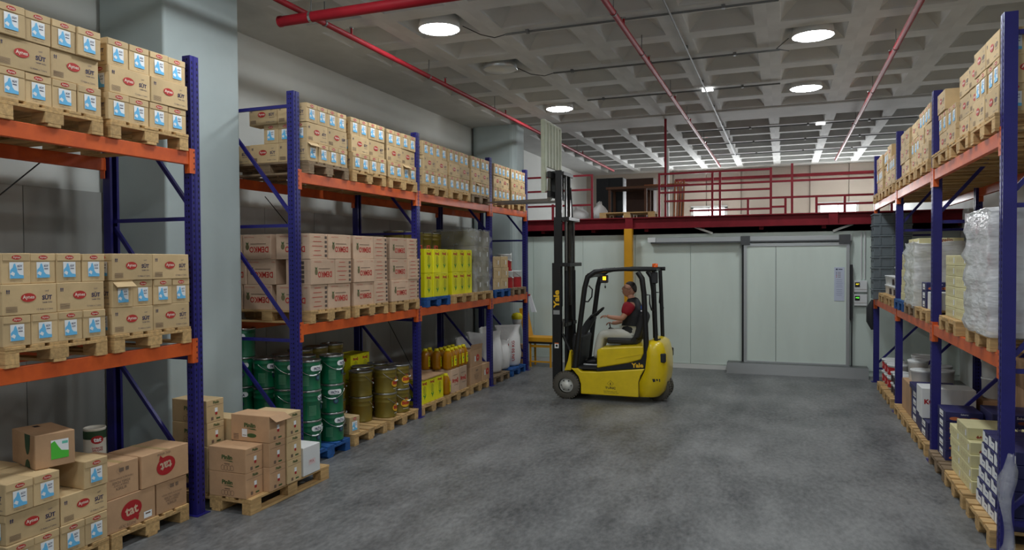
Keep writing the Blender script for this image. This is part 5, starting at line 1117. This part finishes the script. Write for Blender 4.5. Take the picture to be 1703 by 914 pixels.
for base, d, up_, sd in (((.575, -.18, 1.352), (-.9, .1, .1), (.25, 0, .9), 1), ((.56, .27, 1.2), (-.9, 0, .1), (.1, 0, 1), -1)):
    for pts, rr in hand(base, d, up_, sd): add_mesh(body, skin([tuple(p) for p in pts], [(i, i+1) for i in range(len(pts)-1)], rr, 1))
# head: sculpted sphere, face towards -x, tipped up
bmh = bmesh.new(); bmesh.ops.create_uvsphere(bmh, u_segments=32, v_segments=24, radius=1.)
for v in bmh.verts:
    x, y, z = v.co; f = max(0, -x)
    X, Y, Zz = x*.098, y*.076, z*.118
    if z < -.1: X *= 1+.10*f*(-z); Y *= 1-.28*(-z-.1)
    if z < -.55 and x < 0: X -= .016*f; Zz -= .004
    if x > .2 and z < -.2: X *= 1-.25*(-z-.2)
    nose = math.exp(-((y/.16)**2))*math.exp(-(((z+.14)/.22)**2))*(f > .5); X -= .024*nose
    brow = math.exp(-(((z-.16)/.09)**2))*math.exp(-((abs(y)-.3)/.3)**2)*(f > .5); X -= .005*brow
    eye = math.exp(-(((z-.02)/.09)**2))*math.exp(-((abs(y)-.38)/.16)**2)*(f > .5); X += .009*eye
    lip = math.exp(-(((z+.52)/.05)**2))*math.exp(-((y/.28)**2))*(f > .4); X -= .006*lip
    v.co = (X, Y, Zz)
hm = bpy.data.meshes.new('h'); bmh.to_mesh(hm); bmh.free()
for p in hm.polygons: p.use_smooth = True
HT = Matrix.Translation((.935, 0, 1.785)) @ Matrix.Rotation(math.radians(14), 4, 'Y') @ Matrix.Scale(1.08, 4)
add_mesh(body, hm, HT)
for s in (-1, 1):
    em = MB().lathe([(.0, -.008), (.016, -.006), (.022, 0), (.018, .008), (.008, .006)], SKIN, 12).mesh('ear'); em.transform(Matrix.Translation((.012, s*.076, -.005)) @ Matrix.Diagonal((1., 1., 1.5, 1)) @ Matrix.Rotation(s*-PI/2, 4, 'X')); add_mesh(body, em, HT)
mat_all(body, SKIN)
for p in body.polygons: p.use_smooth = True
op = O('person', body, None, FKO, label='person in black vest and red shirt driving the forklift', cat='person')
hb = bmesh.new(); bmesh.ops.create_uvsphere(hb, u_segments=28, v_segments=20, radius=1.)
dele = [v for v in hb.verts if not ((v.co.z > .42 - .75*v.co.x*(v.co.x > -.2) + (.0 if v.co.x > -.2 else .12)) and v.co.z > -.75)]
bmesh.ops.delete(hb, geom=dele, context='VERTS')
for v in hb.verts: v.co = (v.co.x*.105+.004, v.co.y*.083, v.co.z*.125+.002)
hme = bpy.data.meshes.new('hair'); hb.to_mesh(hme); hb.free(); hme.transform(HT); mat_all(hme, HAIR)
for p in hme.polygons: p.use_smooth = True
ho = O('hair', hme, op); sd = ho.modifiers.new('s', 'SOLIDIFY'); sd.thickness = .008; sd.offset = -1
fm = MB()
for s in (-1, 1):
    fm.lathe([(0, -.003), (.006, -.002), (.0105, .0), (.006, .002), (0, .003)], WHITE, 10, (-.082, s*.028, .004)).lathe([(0, -.003), (.005, 0), (0, .003)], BLACK, 8, (-.089, s*.028, .004))
em = fm.mesh('eyes'); em.transform(HT); O('eye_pair', em, op, kind='stuff')
lm = MB().box(-.1095, -.1, -.02, .02, -.064, -.06, mat('lips', srgb(150, 84, 76), .5)).mesh('mouth'); lm.transform(HT); O('mouth', lm, op)
gm = MB()
for s in (-1, 1): gm.tube([(-.098+.004*math.cos(a), s*.032+.022*math.cos(a), .004+.016*math.sin(a)) for a in [2*PI*k/12 for k in range(13)]], .002, FBLK, 5).tube([(-.09, s*.055, .008), (-.02, s*.08, .01), (.015, s*.083, .0)], .002, FBLK, 5)
gmm = gm.mesh('glasses'); gmm.transform(HT); O('glasses', gmm, op)
vt = skin([(.95, 0, .97), (.97, 0, 1.06), (1.03, 0, 1.22), (1.015, 0, 1.42), (.99, 0, 1.57), (.975, 0, 1.66), (.99, -.15, 1.54), (.99, .15, 1.54)], [(0, 1), (1, 2), (2, 3), (3, 4), (4, 5), (3, 6), (3, 7)], [(.18, .22), (.21, .23), (.2, .22), (.19, .22), (.13, .13), (.085, .085), (.11, .11), (.11, .11)], 2)
vo = O('vest', mat_all(vt, VEST), op)
O('vest_logo', MB().frame((1.165, -.14, 1.47), (.62, .78, 0), (-.12, 0, 1)).oval(0, .03, .03, .035, mat('logo_blue', srgb(40, 90, 170), .5), .004).rect(0, -.025, .08, .022, WHITE, .004), vo)
for s in (-1, 1):
    O('shirt_sleeve', mat_all(skin([(.985, s*.16, 1.57), (.945, s*.215, 1.48), (.895, s*.258, 1.37)], [(0, 1), (1, 2)], [.125, .1, .08], 2), POLO), op)
tv = skin([(.99, 0, 1.06), (.96, -.1, 1.04), (.74, -.13, 1.05), (.5, -.15, 1.045), (.45, -.15, .86), (.4, -.15, .64), (.96, .1, 1.04), (.74, .12, 1.04), (.5, .14, 1.03), (.44, .14, .86), (.36, .14, .66)], [(0, 1), (1, 2), (2, 3), (3, 4), (4, 5), (0, 6), (6, 7), (7, 8), (8, 9), (9, 10)], [(.15, .17), .105, .1, .084, .072, .064, .105, .1, .084, .072, .064], 2)
O('trousers', mat_all(tv, CHINO), op)
for s, x0, z0 in ((-1, .42, .535), (1, .38, .545)):
    y = s*.15 if s < 0 else .14
    so = O('shoe', mat_all(skin([(x0+.02, y, z0+.06), (x0-.08, y, z0+.045), (x0-.17, y, z0+.035), (x0-.2, y, z0+.03)], [(0, 1), (1, 2), (2, 3)], [(.056, .06), (.05, .052), (.046, .042), (.034, .03)], 2), SHOE), op)
    O('sole', bevmesh(MB().box(x0-.225, x0+.065, y-.043, y+.043, z0-.005, z0+.014, WHITE), .005), so)

# ================================================================== MEZZANINE CLUTTER
MZ = 3.152
pallet(-3.15, 15.95, MZ, 'pale pallet lying at the mezzanine edge above yellow column', rz=0)
tb = O('work_table', None, label='dark work table on the mezzanine behind the railing', cat='table')
TW = mat('dark_table_wood', srgb(112, 74, 52), .7, var=.2, vscale=6)
O('table_top', MB().box(-4.15, -2.3, 17.9, 18.6, 4.02, 4.08, TW), tb)
for x in (-4.1, -3.2, -2.4):
    for y in (17.95, 18.5): O('leg', MB().box(x, x+.06, y, y+.06, MZ, 4.02, TW), tb)
for k in range(5): O('board', MB().box(-3.2+.02*k, -2.2+.03*k, 17.95+.12*k, 18.05+.12*k, 4.082, 4.11, mat('orange_timber', srgb(176, 104, 60), .7, var=.15)), label='orange timber board on the mezzanine table, %s from front' % ORD[k], cat='board')
cb = O('dark_cabinet', None, label='dark cabinet standing behind the mezzanine table', cat='cabinet'); O('body', MB().box(-4.6, -3.9, 18.75, 19.3, MZ, 4.4, FBLK2), cb)
for k in range(2): O('door', MB().box(-4.59+.35*k, -4.26+.35*k, 18.735, 18.75, MZ+.05, 4.36, FBLK2), cb)
cbox(-3.45, 18.95, MZ, .7, .5, 1.2, mat('brown_crate', srgb(84, 62, 52), .8, var=.1), 0, 'dark brown crate beside the mezzanine cabinet')
for k in range(4): O('leaning_post', MB().bar((-2.42+.07*k, 17.5, MZ), (-2.42+.07*k, 17.75, 4.15), .035, .035, MATS['orange_timber']), label='orange post leaning by the mezzanine table, %s from left' % ORD[k], cat='post')
sack(-4.35, 16.1, MZ, .5, .4, .32, 0, 'low pale bag on mezzanine behind red railing, left one', False); sack(-3.95, 16.35, MZ, .45, .36, .42, .4, 'low pale bag on mezzanine behind red railing, right one', False)
O('partition_post', MB().box(-2.95, -2.85, 19.6, 19.75, MZ, ZC, WALLP), label='white partition post at the back of mezzanine', cat='post')

dups = {k: v for k, v in SEEN.items() if len(v) > 1}
if dups: print('DUPLABELS', dups)
long_ = [k for k in SEEN if len(k.replace('-', ' ').split()) > 16]
if long_: print('LONG', long_[:10])
print('NOBJ', len(bpy.data.objects))
